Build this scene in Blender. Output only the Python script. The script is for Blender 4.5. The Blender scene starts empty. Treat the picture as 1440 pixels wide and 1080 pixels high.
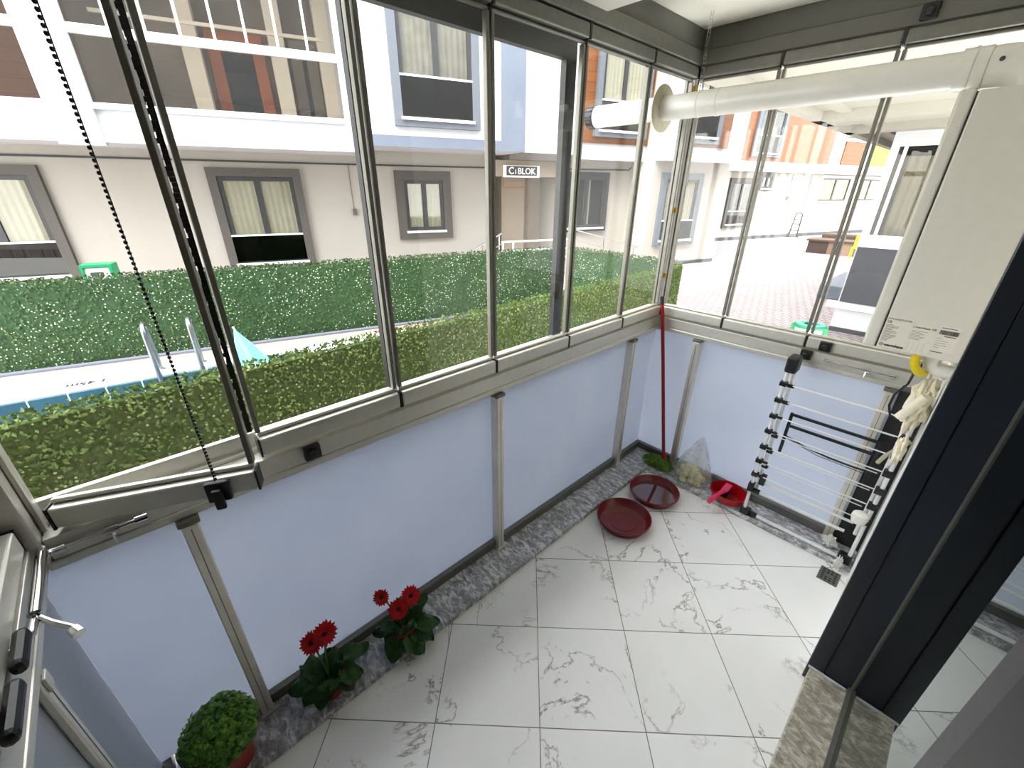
import bpy, math, random
from mathutils import Vector, Matrix, noise
RN = random.Random(11)
SC = bpy.context.scene
COL = SC.collection
PI = math.pi

# ------------------------------------------------------------------ camera
cam = bpy.data.cameras.new('camera'); co = bpy.data.objects.new('camera', cam); COL.objects.link(co)
cam.sensor_fit = 'HORIZONTAL'; cam.sensor_width = 36.0; cam.lens = 36.0 * 585.567 / 1440.0
cam.clip_start = 0.02; cam.clip_end = 300
yaw, pit, rol = (math.radians(a) for a in (46.6887, 25.3070, 0.4839))
fw = Vector((-math.sin(yaw)*math.cos(pit), math.cos(yaw)*math.cos(pit), -math.sin(pit)))
rt = Vector((math.cos(yaw), math.sin(yaw), 0)); up = rt.cross(fw)
r2 = math.cos(rol)*rt + math.sin(rol)*up; u2 = -math.sin(rol)*rt + math.cos(rol)*up
CP = Vector((1.33178, -2.60931, 1.8542))
co.matrix_world = Matrix(((r2.x, u2.x, -fw.x, CP.x), (r2.y, u2.y, -fw.y, CP.y), (r2.z, u2.z, -fw.z, CP.z), (0, 0, 0, 1)))
SC.camera = co

# ------------------------------------------------------------------ materials
def lin(c):
    o = []
    for v in c[:3]:
        v = v/255.0
        o.append(v/12.92 if v <= .04045 else ((v+.055)/1.055)**2.4)
    return (o[0], o[1], o[2], 1.0)
class NT:
    def __init__(s, name):
        s.m = bpy.data.materials.new(name); s.m.use_nodes = True
        s.t = s.m.node_tree; s.t.nodes.clear()
        s.out = s.n('ShaderNodeOutputMaterial')
    def n(s, typ, **kw):
        nd = s.t.nodes.new(typ)
        for k, v in kw.items(): setattr(nd, k, v)
        return nd
    def l(s, a, b): s.t.links.new(a, b)
    def math(s, op, a, b=None, c=None):
        nd = s.n('ShaderNodeMath', operation=op)
        for i, v in enumerate((a, b, c)):
            if v is None: continue
            if isinstance(v, (int, float)): nd.inputs[i].default_value = v
            else: s.l(v, nd.inputs[i])
        return nd.outputs[0]
    def dot(s, vec, d):
        nd = s.n('ShaderNodeVectorMath', operation='DOT_PRODUCT'); s.l(vec, nd.inputs[0]); nd.inputs[1].default_value = d
        return nd.outputs['Value']
    def mix(s, fac, a, b):
        nd = s.n('ShaderNodeMix', data_type='RGBA')
        if isinstance(fac, (int, float)): nd.inputs[0].default_value = fac
        else: s.l(fac, nd.inputs[0])
        for i, v in ((6, a), (7, b)):
            if isinstance(v, tuple): nd.inputs[i].default_value = v
            else: s.l(v, nd.inputs[i])
        return nd.outputs[2]
    def ramp(s, fac, stops):
        nd = s.n('ShaderNodeValToRGB'); e = nd.color_ramp.elements
        while len(e) < len(stops): e.new(.5)
        for i, (p, c) in enumerate(stops): e[i].position = p; e[i].color = c
        s.l(fac, nd.inputs[0]); return nd.outputs[0]
    def noise(s, vec, scale, detail=4, rough=.55, dist=0):
        nd = s.n('ShaderNodeTexNoise'); nd.inputs['Scale'].default_value = scale; nd.inputs['Detail'].default_value = detail
        nd.inputs['Roughness'].default_value = rough; nd.inputs['Distortion'].default_value = dist
        if vec is not None: s.l(vec, nd.inputs['Vector'])
        return nd.outputs['Fac']
    def pos(s): return s.n('ShaderNodeNewGeometry').outputs['Position']
    def obj(s): return s.n('ShaderNodeTexCoord').outputs['Object']
    def prin(s, col, rough=.5, metal=0., spec=.5, bump=None, **kw):
        b = s.n('ShaderNodeBsdfPrincipled')
        if isinstance(col, tuple): b.inputs['Base Color'].default_value = col
        else: s.l(col, b.inputs['Base Color'])
        if isinstance(rough, (int, float)): b.inputs['Roughness'].default_value = rough
        else: s.l(rough, b.inputs['Roughness'])
        b.inputs['Metallic'].default_value = metal; b.inputs['Specular IOR Level'].default_value = spec
        for k, v in kw.items(): b.inputs[k].default_value = v
        if bump is not None:
            bn = s.n('ShaderNodeBump'); bn.inputs['Strength'].default_value = bump[1]; bn.inputs['Distance'].default_value = .01
            s.l(bump[0], bn.inputs['Height']); s.l(bn.outputs[0], b.inputs['Normal'])
        s.l(b.outputs[0], s.out.inputs[0]); return b
def plain(name, c, rough=.5, metal=0., spec=.5, var=.08, scale=30., **kw):
    t = NT(name); base = lin(c)
    f = t.noise(t.obj(), scale, 3)
    d = tuple(max(0, v*(1-var)) for v in base[:3])+(1,); h = tuple(min(1, v*(1+var)) for v in base[:3])+(1,)
    t.prin(t.ramp(f, [(.3, d), (.7, h)]), rough, metal, spec, **kw); return t.m
M = {}
M['alu'] = plain('brushed_aluminium', (224, 219, 206), .38, .55, scale=14, var=.06)
M['profile'] = plain('grey_glass_edge_profile', (118, 116, 106), .4, .4)
M['alu_white'] = plain('satin_anodised_aluminium', (205, 202, 192), .38, .5, var=.04)
M['alu_dark'] = plain('dark_aluminium', (116, 115, 108), .45, .5)
M['steel'] = plain('polished_steel', (215, 215, 215), .12, 1.0)
M['outdoor_steel'] = plain('weathered_steel', (128, 130, 132), .3, .85)
M['black'] = plain('black_plastic', (16, 16, 17), .42)
M['blackframe'] = plain('black_screen_frame', (26, 26, 25), .5)
M['navy'] = plain('charcoal_navy_pvc', (32, 37, 46), .35, var=.12, scale=6)
M['darkgrey'] = plain('dark_grey_paint', (62, 62, 64), .55)
M['stile'] = plain('grey_door_stile', (92, 88, 92), .5)
M['white_paint'] = plain('white_wall_paint', (236, 234, 226), .8, var=.03, scale=3)
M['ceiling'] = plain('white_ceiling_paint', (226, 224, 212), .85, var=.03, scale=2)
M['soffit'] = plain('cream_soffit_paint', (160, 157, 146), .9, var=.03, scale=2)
M['fascia'] = plain('grey_fascia', (96, 95, 88), .6, var=.1, scale=4)
M['boiler'] = plain('white_enamel', (224, 220, 208), .35, var=.02)
M['sticker'] = plain('label_paper', (232, 226, 212), .5, var=.02)
M['ink'] = plain('black_ink', (38, 36, 36), .6)
M['inkgrey'] = plain('grey_ink', (120, 116, 110), .6)
M['pvc'] = plain('white_pvc', (232, 230, 222), .28, var=.02)
M['cream_plastic'] = plain('cream_plastic', (176, 170, 146), .4)
M['yellow'] = plain('yellow_hose', (236, 208, 20), .45)
M['chrome'] = plain('chrome', (225, 225, 228), .12, 1.0)
M['white_rod'] = plain('white_coated_rod', (238, 238, 236), .3, .2, var=.02)
M['red'] = plain('red_plastic', (176, 8, 22), .3)
M['pole_red'] = plain('red_pole', (150, 10, 18), .3)
M['pink'] = plain('magenta_plastic', (226, 36, 92), .35)
M['maroon'] = plain('maroon_plastic', (116, 28, 30), .2, var=.06, scale=20)
M['pot'] = plain('terracotta_red_pot', (150, 40, 26), .5)
M['soil'] = plain('potting_soil', (40, 28, 20), .95, var=.4, scale=80)
M['mopgreen'] = plain('green_mop_strands', (88, 122, 36), .9, var=.4, scale=60)
M['petal'] = plain('red_petal', (206, 10, 24), .55, var=.2, scale=60)
M['fcentre'] = plain('flower_centre', (70, 4, 10), .8)
M['stem'] = plain('green_stem', (78, 110, 46), .6)
M['cloth'] = plain('cream_cloth', (238, 230, 206), .9, var=.06)
M['fruit'] = plain('pale_yellow_green_fruit', (222, 218, 140), .45, var=.15, scale=25)
M['dark_wall'] = plain('black_column_paint', (30, 30, 32), .6)
M['rubber'] = plain('grey_rubber', (60, 62, 66), .7)
M['caulk'] = plain('white_sealant', (214, 214, 214), .6)
M['blackmetal'] = plain('black_iron', (25, 25, 28), .5, .4)
M['green_plastic'] = plain('green_plastic', (22, 132, 84), .4)
M['lime'] = plain('lime_plastic', (170, 210, 30), .4)
M['teal'] = plain('teal_fabric', (120, 206, 206), .8, var=.04)
M['float'] = plain('turquoise_float', (40, 190, 165), .4)
M['curtain'] = plain('white_curtain', (206, 204, 186), .9, var=.06)
M['blind'] = plain('grey_blind', (150, 148, 140), .8, var=.3, scale=3)
M['ycurtain'] = plain('yellow_blind', (244, 220, 90), .8, var=.05)
M['yellow_panel'] = plain('yellow_panel', (240, 214, 30), .6)
M['surround'] = plain('dark_grey_surround', (76, 72, 68), .7)
M['surround_blue'] = plain('blue_grey_surround', (88, 94, 102), .7)
M['sash'] = plain('charcoal_sash', (44, 44, 46), .5)
M['facade'] = plain('cream_render', (160, 156, 148), .9, var=.03, scale=.8)
M['facade_white'] = plain('white_render', (190, 192, 195), .9, var=.02, scale=.8)
M['band'] = plain('blue_grey_render', (98, 106, 120), .85, var=.04, scale=1.5)
M['brownband'] = plain('taupe_render', (90, 85, 79), .85)
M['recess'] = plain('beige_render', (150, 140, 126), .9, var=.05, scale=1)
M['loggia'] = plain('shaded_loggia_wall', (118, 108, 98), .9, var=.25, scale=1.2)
M['pilaster'] = plain('grey_beige_plaster', (226, 216, 200), .9)
M['wood'] = plain('brown_door_wood', (150, 82, 46), .5, var=.2, scale=5)
M['slate'] = plain('slate_stone', (92, 98, 108), .7, var=.25, scale=5)
M['darkpanel'] = plain('dark_slate_panel', (50, 52, 58), .45)
M['white_alu'] = plain('white_aluminium', (240, 240, 240), .35)
M['sign'] = plain('sign_black', (50, 48, 48), .5)
M['sign_white'] = plain('sign_white', (240, 240, 238), .5)
M['coping'] = plain('white_pool_coping', (196, 196, 197), .8, var=.03)
M['pinkstrip'] = plain('pale_pink_paving', (150, 124, 116), .85, var=.06, scale=8)
M['greystrip'] = plain('grey_kerb', (96, 102, 116), .8)
M['bare'] = plain('grey_screed', (150, 146, 138), .95)
M['roomdark'] = plain('unlit_room_black', (24, 24, 24), .95)  # near-black colour standing in for the darkness of unlit rooms
M['meter'] = plain('white_plastic_box', (232, 236, 232), .5)
M['tape'] = plain('amber_tape', (186, 142, 20), .5)

def glass(name, tint=(0.975, 0.985, 0.975), ior=1.5, rough=0.0, refl=(1, 1, 1), boost=1.0):
    t = NT(name)
    tr = t.n('ShaderNodeBsdfTransparent'); tr.inputs[0].default_value = tint+(1,)
    gl = t.n('ShaderNodeBsdfGlossy'); gl.inputs[0].default_value = refl+(1,); gl.inputs['Roughness'].default_value = rough
    fr = t.n('ShaderNodeFresnel'); fr.inputs[0].default_value = ior
    geo = t.n('ShaderNodeNewGeometry')
    # use the same outside-facing index from both sides so thin panes behave alike
    ff = t.n('ShaderNodeMix', data_type='FLOAT'); t.l(geo.outputs['Backfacing'], ff.inputs[0])
    ff.inputs[2].default_value = ior; ff.inputs[3].default_value = 1.0/ior
    t.l(ff.outputs[0], fr.inputs[0])
    fac = t.math('MINIMUM', t.math('MULTIPLY', fr.outputs[0], boost), 1.0)
    mx = t.n('ShaderNodeMixShader'); t.l(fac, mx.inputs[0]); t.l(tr.outputs[0], mx.inputs[1]); t.l(gl.outputs[0], mx.inputs[2])
    t.l(mx.outputs[0], t.out.inputs[0]); return t.m
M['glass'] = glass('clear_glass', boost=.6)
M['winglass'] = glass('window_glass', (.8, .8, .78), 1.5, boost=.8)
M['doorglass'] = glass('tinted_door_glass', (.12, .14, .13), 2.3, refl=(.92, .97, .95))
M['balglass'] = glass('smoked_glass', (.16, .16, .17), 1.5)
M['loggiaglass'] = glass('loggia_glass', (.72, .71, .69), 1.5, boost=.6)
def film():
    t = NT('clear_plastic_film'); n = t.noise(t.obj(), 16, 3)
    tr = t.n('ShaderNodeBsdfTransparent'); tr.inputs[0].default_value = (.95, .95, .95, 1)
    d = t.n('ShaderNodeBsdfDiffuse'); d.inputs[0].default_value = (.85, .85, .85, 1)
    g = t.n('ShaderNodeBsdfGlossy'); g.inputs['Roughness'].default_value = .18
    bn = t.n('ShaderNodeBump'); bn.inputs['Strength'].default_value = .8; bn.inputs['Distance'].default_value = .01; t.l(n, bn.inputs['Height']); t.l(bn.outputs[0], g.inputs['Normal'])
    m1 = t.n('ShaderNodeMixShader'); t.l(t.math('MULTIPLY', n, .5), m1.inputs[0]); t.l(tr.outputs[0], m1.inputs[1]); t.l(d.outputs[0], m1.inputs[2])
    m2 = t.n('ShaderNodeMixShader'); m2.inputs[0].default_value = .1; t.l(m1.outputs[0], m2.inputs[1]); t.l(g.outputs[0], m2.inputs[2])
    t.l(m2.outputs[0], t.out.inputs[0]); return t.m
M['plasticfilm'] = film()

def frosted():
    t = NT('frosted_panel')
    f = t.noise(t.obj(), 3, 3); c = t.ramp(f, [(.3, lin((203, 210, 222))), (.7, lin((210, 216, 226)))])
    d = t.n('ShaderNodeBsdfDiffuse'); t.l(c, d.inputs[0])
    tl = t.n('ShaderNodeBsdfTranslucent'); t.l(c, tl.inputs[0])
    g = t.n('ShaderNodeBsdfGlossy'); g.inputs['Roughness'].default_value = .3
    m1 = t.n('ShaderNodeMixShader'); m1.inputs[0].default_value = .62
    t.l(d.outputs[0], m1.inputs[1]); t.l(tl.outputs[0], m1.inputs[2])
    fr = t.n('ShaderNodeFresnel'); fr.inputs[0].default_value = 1.35
    m2 = t.n('ShaderNodeMixShader'); t.l(fr.outputs[0], m2.inputs[0]); t.l(m1.outputs[0], m2.inputs[1]); t.l(g.outputs[0], m2.inputs[2])
    t.l(m2.outputs[0], t.out.inputs[0]); return t.m
M['frost'] = frosted()

def tile():
    t = NT('marble_floor_tile'); p = t.pos()
    a = math.radians(44.96); c, s = math.cos(a), math.sin(a); S = .4; tx, ty = .2126, -1.3607
    i = t.math('DIVIDE', t.math('SUBTRACT', t.dot(p, (c, s, 0)), tx*c+ty*s), S)
    j = t.math('DIVIDE', t.math('SUBTRACT', t.dot(p, (s, -c, 0)), tx*s-ty*c), S)
    g = t.math('MINIMUM', t.math('PINGPONG', i, .5), t.math('PINGPONG', j, .5))
    grout = t.math('LESS_THAN', g, .0042)
    fl = t.n('ShaderNodeCombineXYZ'); t.l(t.math('FLOOR', i), fl.inputs[0]); t.l(t.math('FLOOR', j), fl.inputs[1])
    wn = t.n('ShaderNodeTexWhiteNoise', noise_dimensions='3D'); t.l(fl.outputs[0], wn.inputs[0])
    off = t.n('ShaderNodeVectorMath', operation='MULTIPLY_ADD'); t.l(wn.outputs['Color'], off.inputs[0]); off.inputs[1].default_value = (9, 9, 9); t.l(p, off.inputs[2])
    n1 = t.noise(off.outputs[0], 2.4, 7, .6, .5)
    v1 = t.math('ABSOLUTE', t.math('SUBTRACT', n1, .5))
    mask = t.noise(off.outputs[0], 3.1, 3)
    mk = t.ramp(mask, [(.45, (0, 0, 0, 1)), (.57, (1, 1, 1, 1))])
    line = t.ramp(v1, [(.0, (1, 1, 1, 1)), (.004, (.4, .4, .4, 1)), (.013, (0, 0, 0, 1))])
    vein = t.math('MULTIPLY', line, mk)
    cloud = t.ramp(t.noise(off.outputs[0], 2.0, 3), [(.35, lin((242, 241, 237))), (.65, lin((250, 249, 246)))])
    c1 = t.mix(t.math('MULTIPLY', vein, .9), cloud, lin((104, 92, 80)))
    c2 = t.mix(grout, c1, lin((120, 112, 106)))
    rough = t.math('ADD', t.math('MULTIPLY', grout, .5), .27)
    t.prin(c2, rough, 0, .5); return t.m
M['tile'] = tile()
def granite(name, dark, light, warm):
    t = NT(name); p = t.pos()
    mp = t.n('ShaderNodeMapping'); mp.inputs['Scale'].default_value = (1.0, 2.0, 1); mp.inputs['Rotation'].default_value = (0, 0, .8); t.l(p, mp.inputs[0])
    n = t.noise(mp.outputs[0], 22, 7, .68, .7); n2 = t.noise(p, 7, 3)
    c = t.ramp(n, [(.3, lin(dark)), (.48, lin(tuple((a+b)//2 for a, b in zip(dark, light)))), (.62, lin(light))])
    c = t.mix(t.math('MULTIPLY', n2, .3), c, lin(warm))
    t.prin(c, .35, 0, .5, bump=(n, .15)); return t.m
M['granite'] = granite('grey_granite', (72, 74, 78), (236, 237, 238), (168, 166, 162))
M['sill'] = granite('threshold_marble', (104, 98, 88), (214, 206, 188), (168, 160, 144))
def planks():
    t = NT('orange_plank_cladding'); p = t.obj()
    sp = t.n('ShaderNodeSeparateXYZ'); t.l(p, sp.inputs[0])
    ln = t.math('LESS_THAN', t.math('PINGPONG', t.math('DIVIDE', sp.outputs[2], .21), .5), .035)
    mp = t.n('ShaderNodeMapping'); mp.inputs['Scale'].default_value = (1, 1, 9); t.l(p, mp.inputs[0])
    n = t.noise(mp.outputs[0], 2.2, 4)
    c = t.ramp(n, [(.3, lin((100, 55, 11))), (.7, lin((112, 63, 15)))])
    t.prin(t.mix(ln, c, lin((74, 34, 12))), .55); return t.m
M['orange'] = planks()
def paving():
    t = NT('brick_paving'); b = t.n('ShaderNodeTexBrick'); t.l(t.pos(), b.inputs['Vector'])
    mp = t.n('ShaderNodeMapping'); mp.inputs['Rotation'].default_value = (0, 0, .5); t.l(t.pos(), mp.inputs[0]); t.l(mp.outputs[0], b.inputs['Vector'])
    b.inputs['Scale'].default_value = 2.6; b.inputs['Mortar Size'].default_value = .03
    b.inputs['Color1'].default_value = lin((166, 158, 154)); b.inputs['Color2'].default_value = lin((150, 141, 139)); b.inputs['Mortar'].default_value = lin((92, 74, 80))
    n = t.noise(t.pos(), 1.2, 3)
    t.prin(t.mix(t.math('MULTIPLY', n, .35), b.outputs[0], lin((130, 112, 114))), .8); return t.m
M['paving'] = paving()
def hedge(name, dark, mid, pale, amt):
    t = NT(name); p = t.obj()
    v = t.n('ShaderNodeTexVoronoi'); v.inputs['Scale'].default_value = 26; t.l(p, v.inputs['Vector'])
    n = t.noise(p, 34, 4, .7); n3 = t.noise(p, 1.6, 3)
    c = t.ramp(n, [(.3, lin(dark)), (.66, lin(mid))])
    gap_light = t.math('MULTIPLY', t.math('LESS_THAN', v.outputs['Distance'], .13+amt), t.math('GREATER_THAN', n3, .52-amt))  # pale dots paint in the brightness showing through holes in the hedge
    c = t.mix(gap_light, c, lin(pale))
    t.prin(c, .8, 0, .3, bump=(n, .6)); return t.m
M['hedge_near'] = hedge('artificial_hedge_backing', (38, 52, 24), (84, 98, 46), (176, 180, 140), .07)
M['hedge_far'] = hedge('dark_artificial_hedge_backing', (22, 42, 24), (48, 78, 44), (190, 204, 176), .09)
def leafmat(name, a, b, rough=.6):
    t = NT(name); n = t.noise(t.obj(), 9, 3)
    n2 = t.noise(t.obj(), 60, 2)
    c = t.ramp(t.math('MULTIPLY_ADD', n2, .5, t.math('MULTIPLY', n, .5)), [(.35, lin(a)), (.65, lin(b))])
    d = t.prin(c, rough, 0, .35); return t.m
M['leaf_near'] = leafmat('hedge_leaf_olive', (58, 80, 34), (116, 138, 70))
M['leaf_far'] = leafmat('hedge_leaf_dark', (26, 46, 20), (62, 88, 40))
M['gerbera_leaf'] = leafmat('gerbera_leaf', (18, 48, 18), (44, 88, 30), .5)
M['basil_leaf'] = leafmat('basil_leaf', (40, 86, 20), (116, 168, 56), .42)
def pooltile():
    t = NT('blue_pool_tile'); p = t.obj(); sp = t.n('ShaderNodeSeparateXYZ'); t.l(p, sp.inputs[0])
    l1 = t.math('LESS_THAN', t.math('PINGPONG', t.math('DIVIDE', sp.outputs[0], .33), .5), .02)
    l2 = t.math('LESS_THAN', t.math('PINGPONG', t.math('DIVIDE', sp.outputs[2], .33), .5), .02)
    n = t.noise(p, 3, 2)
    t.prin(t.mix(t.math('MAXIMUM', l1, l2), t.ramp(n, [(.3, lin((42, 74, 88))), (.7, lin((56, 90, 102)))]), lin((190, 210, 220))), .25); return t.m
M['pooltile'] = pooltile()
def water():
    t = NT('pool_water'); n = t.noise(t.obj(), 3, 3)
    t.prin(lin((40, 92, 124)), .06, 0, .5, bump=(n, .3)); return t.m
M['water'] = water()
def stripes():
    t = NT('striped_timber'); sp = t.n('ShaderNodeSeparateXYZ'); t.l(t.obj(), sp.inputs[0])
    wn = t.n('ShaderNodeTexWhiteNoise', noise_dimensions='1D'); t.l(t.math('FLOOR', t.math('DIVIDE', sp.outputs[0], .22)), wn.inputs['W'])
    t.prin(t.ramp(wn.outputs['Value'], [(.2, lin((54, 40, 34))), (.5, lin((104, 82, 68))), (.8, lin((140, 114, 98)))]), .7); return t.m
M['stripes'] = stripes()
M['benchwood'] = plain('brown_wicker', (78, 62, 50), .8, var=.2, scale=20)

# ------------------------------------------------------------------ mesh builder
MW = {}
class MB:
    def __init__(s): s.v = []; s.f = []; s.sm = []
    def add(s, vs, fs, smooth=False):
        o = len(s.v); s.v += [tuple(v) for v in vs]
        s.f += [tuple(i+o for i in f) for f in fs]; s.sm += [smooth]*len(fs); return s
    def box(s, x0, x1, y0, y1, z0, z1, T=None):
        x0, x1 = min(x0, x1), max(x0, x1); y0, y1 = min(y0, y1), max(y0, y1); z0, z1 = min(z0, z1), max(z0, z1)
        vs = [Vector(q) for q in ((x0,y0,z0),(x1,y0,z0),(x1,y1,z0),(x0,y1,z0),(x0,y0,z1),(x1,y0,z1),(x1,y1,z1),(x0,y1,z1))]
        if T is not None: vs = [T @ v for v in vs]
        return s.add(vs, [(3,2,1,0),(4,5,6,7),(0,1,5,4),(1,2,6,5),(2,3,7,6),(3,0,4,7)])
    def ring(s, x0, x1, z0, z1, w, y0, y1, wb=None):      # rectangular picture-frame in the xz plane
        wb = w if wb is None else wb
        s.box(x0, x1, y0, y1, z1-w, z1); s.box(x0, x0+w, y0, y1, z0+wb, z1-w); s.box(x1-w, x1, y0, y1, z0+wb, z1-w)
        if wb > 0: s.box(x0, x1, y0, y1, z0, z0+wb)
        return s
    def tube(s, pts, r, n=10, caps=True, radii=None):
        pts = [Vector(p) for p in pts]; m = len(pts); rings = []
        ref = None
        for k in range(m):
            d = (pts[min(k+1, m-1)]-pts[max(k-1, 0)]).normalized()
            if ref is None:
                ref = Vector((0, 0, 1)) if abs(d.z) < .9 else Vector((1, 0, 0))
            a = (ref - d*ref.dot(d))
            if a.length < 1e-5: a = d.orthogonal()
            a.normalize(); ref = a; b = d.cross(a)
            rr = radii[k] if radii else r
            rings.append([pts[k]+a*(rr*math.cos(2*PI*i/n))+b*(rr*math.sin(2*PI*i/n)) for i in range(n)])
        vs = [v for g in rings for v in g]; fs = []
        for k in range(m-1):
            for i in range(n):
                fs.append((k*n+i, k*n+(i+1) % n, (k+1)*n+(i+1) % n, (k+1)*n+i))
        s.add(vs, fs, True)
        if caps:
            o = len(s.v)-len(vs)
            s.f.append(tuple(o+i for i in reversed(range(n)))); s.sm.append(False)
            s.f.append(tuple(o+(m-1)*n+i for i in range(n))); s.sm.append(False)
        return s
    def cyl(s, a, b, r, n=16, r2=None): return s.tube([a, b], r, n, True, [r, r if r2 is None else r2])
    def lathe(s, prof, c=(0, 0, 0), n=36, T=None, sx=1, sy=1):
        vs = []; m = len(prof)
        for r, z in prof:
            for i in range(n):
                v = Vector((r*sx*math.cos(2*PI*i/n), r*sy*math.sin(2*PI*i/n), z))
                vs.append((T @ v if T is not None else v)+Vector(c))
        fs = [(k*n+i, k*n+(i+1) % n, (k+1)*n+(i+1) % n, (k+1)*n+i) for k in range(m-1) for i in range(n)]
        return s.add(vs, fs, True)
    def ball(s, c, r, n=8, m=6, sx=1, sy=1, sz=1, jit=0, seed=0):
        vs = []; fs = []
        for k in range(m+1):
            th = PI*k/m
            for i in range(n):
                d = Vector((math.sin(th)*math.cos(2*PI*i/n), math.sin(th)*math.sin(2*PI*i/n), math.cos(th)))
                q = 1+jit*noise.noise(d*1.7+Vector((seed, seed*.3, 0)))
                vs.append((c[0]+d.x*r*sx*q, c[1]+d.y*r*sy*q, c[2]+d.z*r*sz*q))
        for k in range(m):
            for i in range(n): fs.append((k*n+i, (k+1)*n+i, (k+1)*n+(i+1) % n, k*n+(i+1) % n))
        return s.add(vs, fs, True)
    def text(s, body, size, T, depth=.0006, align='LEFT', bold=0):
        cu = bpy.data.curves.new('lettering', 'FONT'); cu.body = body; cu.size = size; cu.extrude = depth; cu.align_x = align; cu.offset = bold
        cu.resolution_u = 3
        o = bpy.data.objects.new('lettering', cu); COL.objects.link(o)
        dg = bpy.context.evaluated_depsgraph_get(); me = bpy.data.meshes.new_from_object(o.evaluated_get(dg))
        s.add([T @ v.co for v in me.vertices], [tuple(p.vertices) for p in me.polygons])
        bpy.data.objects.remove(o); bpy.data.curves.remove(cu); bpy.data.meshes.remove(me); return s
    def build(s, name, m, parent=None, world=True, bevel=0, loc=None, seg=2):
        W = MW[parent] if parent is not None else Matrix.Translation(Vector(loc)) if loc is not None else Matrix.Identity(4)
        inv = W.inverted() if world else Matrix.Identity(4)
        me = bpy.data.meshes.new(name); me.from_pydata([inv @ Vector(v) for v in s.v], [], s.f)
        me.polygons.foreach_set('use_smooth', s.sm); me.materials.append(M[m]); me.update()
        o = bpy.data.objects.new(name, me); COL.objects.link(o)
        if any(s.sm): me.set_sharp_from_angle(angle=math.radians(42))
        if parent is not None: o.parent = parent; MW[o] = W
        else: o.matrix_world = W; MW[o] = W
        if bevel:
            b = o.modifiers.new('bevel', 'BEVEL'); b.width = bevel; b.segments = seg; b.limit_method = 'ANGLE'; b.angle_limit = math.radians(50)
        return o
def tag(o, label, cat, group=None, kind=None):
    o['label'] = label; o['category'] = cat
    if group: o['group'] = group
    if kind: o['kind'] = kind
    return o
def thing(name, label, cat, loc=(0, 0, 0), rz=0, group=None):
    o = bpy.data.objects.new(name, None); COL.objects.link(o); o.empty_display_size = .05
    W = Matrix.Translation(Vector(loc)) @ Matrix.Rotation(rz, 4, 'Z'); o.matrix_world = W; MW[o] = W
    return tag(o, label, cat, group)
def struct(name, mb, m, **kw):
    o = mb.build(name, m, **kw); o['kind'] = 'structure'; return o
def bx(*a): return MB().box(*a)

# ================================================================== BALCONY SHELL
YL = -2.97
struct('floor', bx(-.06, 1.75, -3.2, .06, -.12, 0), 'tile')
struct('trim_1', bx(-.04, .205, YL, 0.0, .0002, .03), 'granite', bevel=.004)
struct('trim_2', bx(.206, 1.419, -.2, 0.0, .0002, .03), 'granite', bevel=.004)
struct('wall_right', MB().box(1.42, 1.9, -.955, .0, 0, 2.6).box(1.42, 1.9, -3.1, -.9551, 2.25, 2.6), 'white_paint')
struct('wall_back', bx(1.3001, 1.419, -.03, .05, .0301, .99), 'dark_wall')
struct('ceiling', MB().box(-.06, 1.9, -.885, .06, 2.6, 2.8).box(-.06, 1.9, -3.2, -.8851, 2.487, 2.8), 'ceiling')
struct('trim_3', bx(1.412, 1.62, -2.6, -.957, .0002, .08), 'sill', bevel=.004)
struct('trim_4', MB().box(1.40, 1.455, -.985, -.9555, .0805, 2.249).box(1.4555, 1.548, -.980, -.9555, .0805, 2.249).box(1.4, 1.4119, -.98, -.9555, .0005, .0803), 'navy', bevel=.003)
struct('trim_5', bx(1.405, 1.53, -.992, -.9855, .0803, .088), 'caulk')
struct('trim_6', MB().box(1.535, 1.565, -2.3, -.973, .0803, .098).box(1.542, 1.562, -.984, -.9725, .0983, 2.249), 'alu_dark')
# glass door set back in the wall
d1 = struct('door_1', MB().box(1.548, 1.556, -1.95, -.9845, .0985, 2.24), 'doorglass')
d1s = MB().box(1.512, 1.585, -2.029, -1.951, .0985, 2.24).build('door_stile', 'stile', d1, bevel=.006)
d1k = MB().box(1.506, 1.60, -2.59, -2.030, .0985, 2.24).build('door_leaf', 'black', d1, bevel=.01)
struct('dark_room_backing', MB().box(1.76, 1.80, -3.1, -.96, 0, 2.6), 'roomdark')  # dark sheet painted as the unlit room behind the door glass

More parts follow.
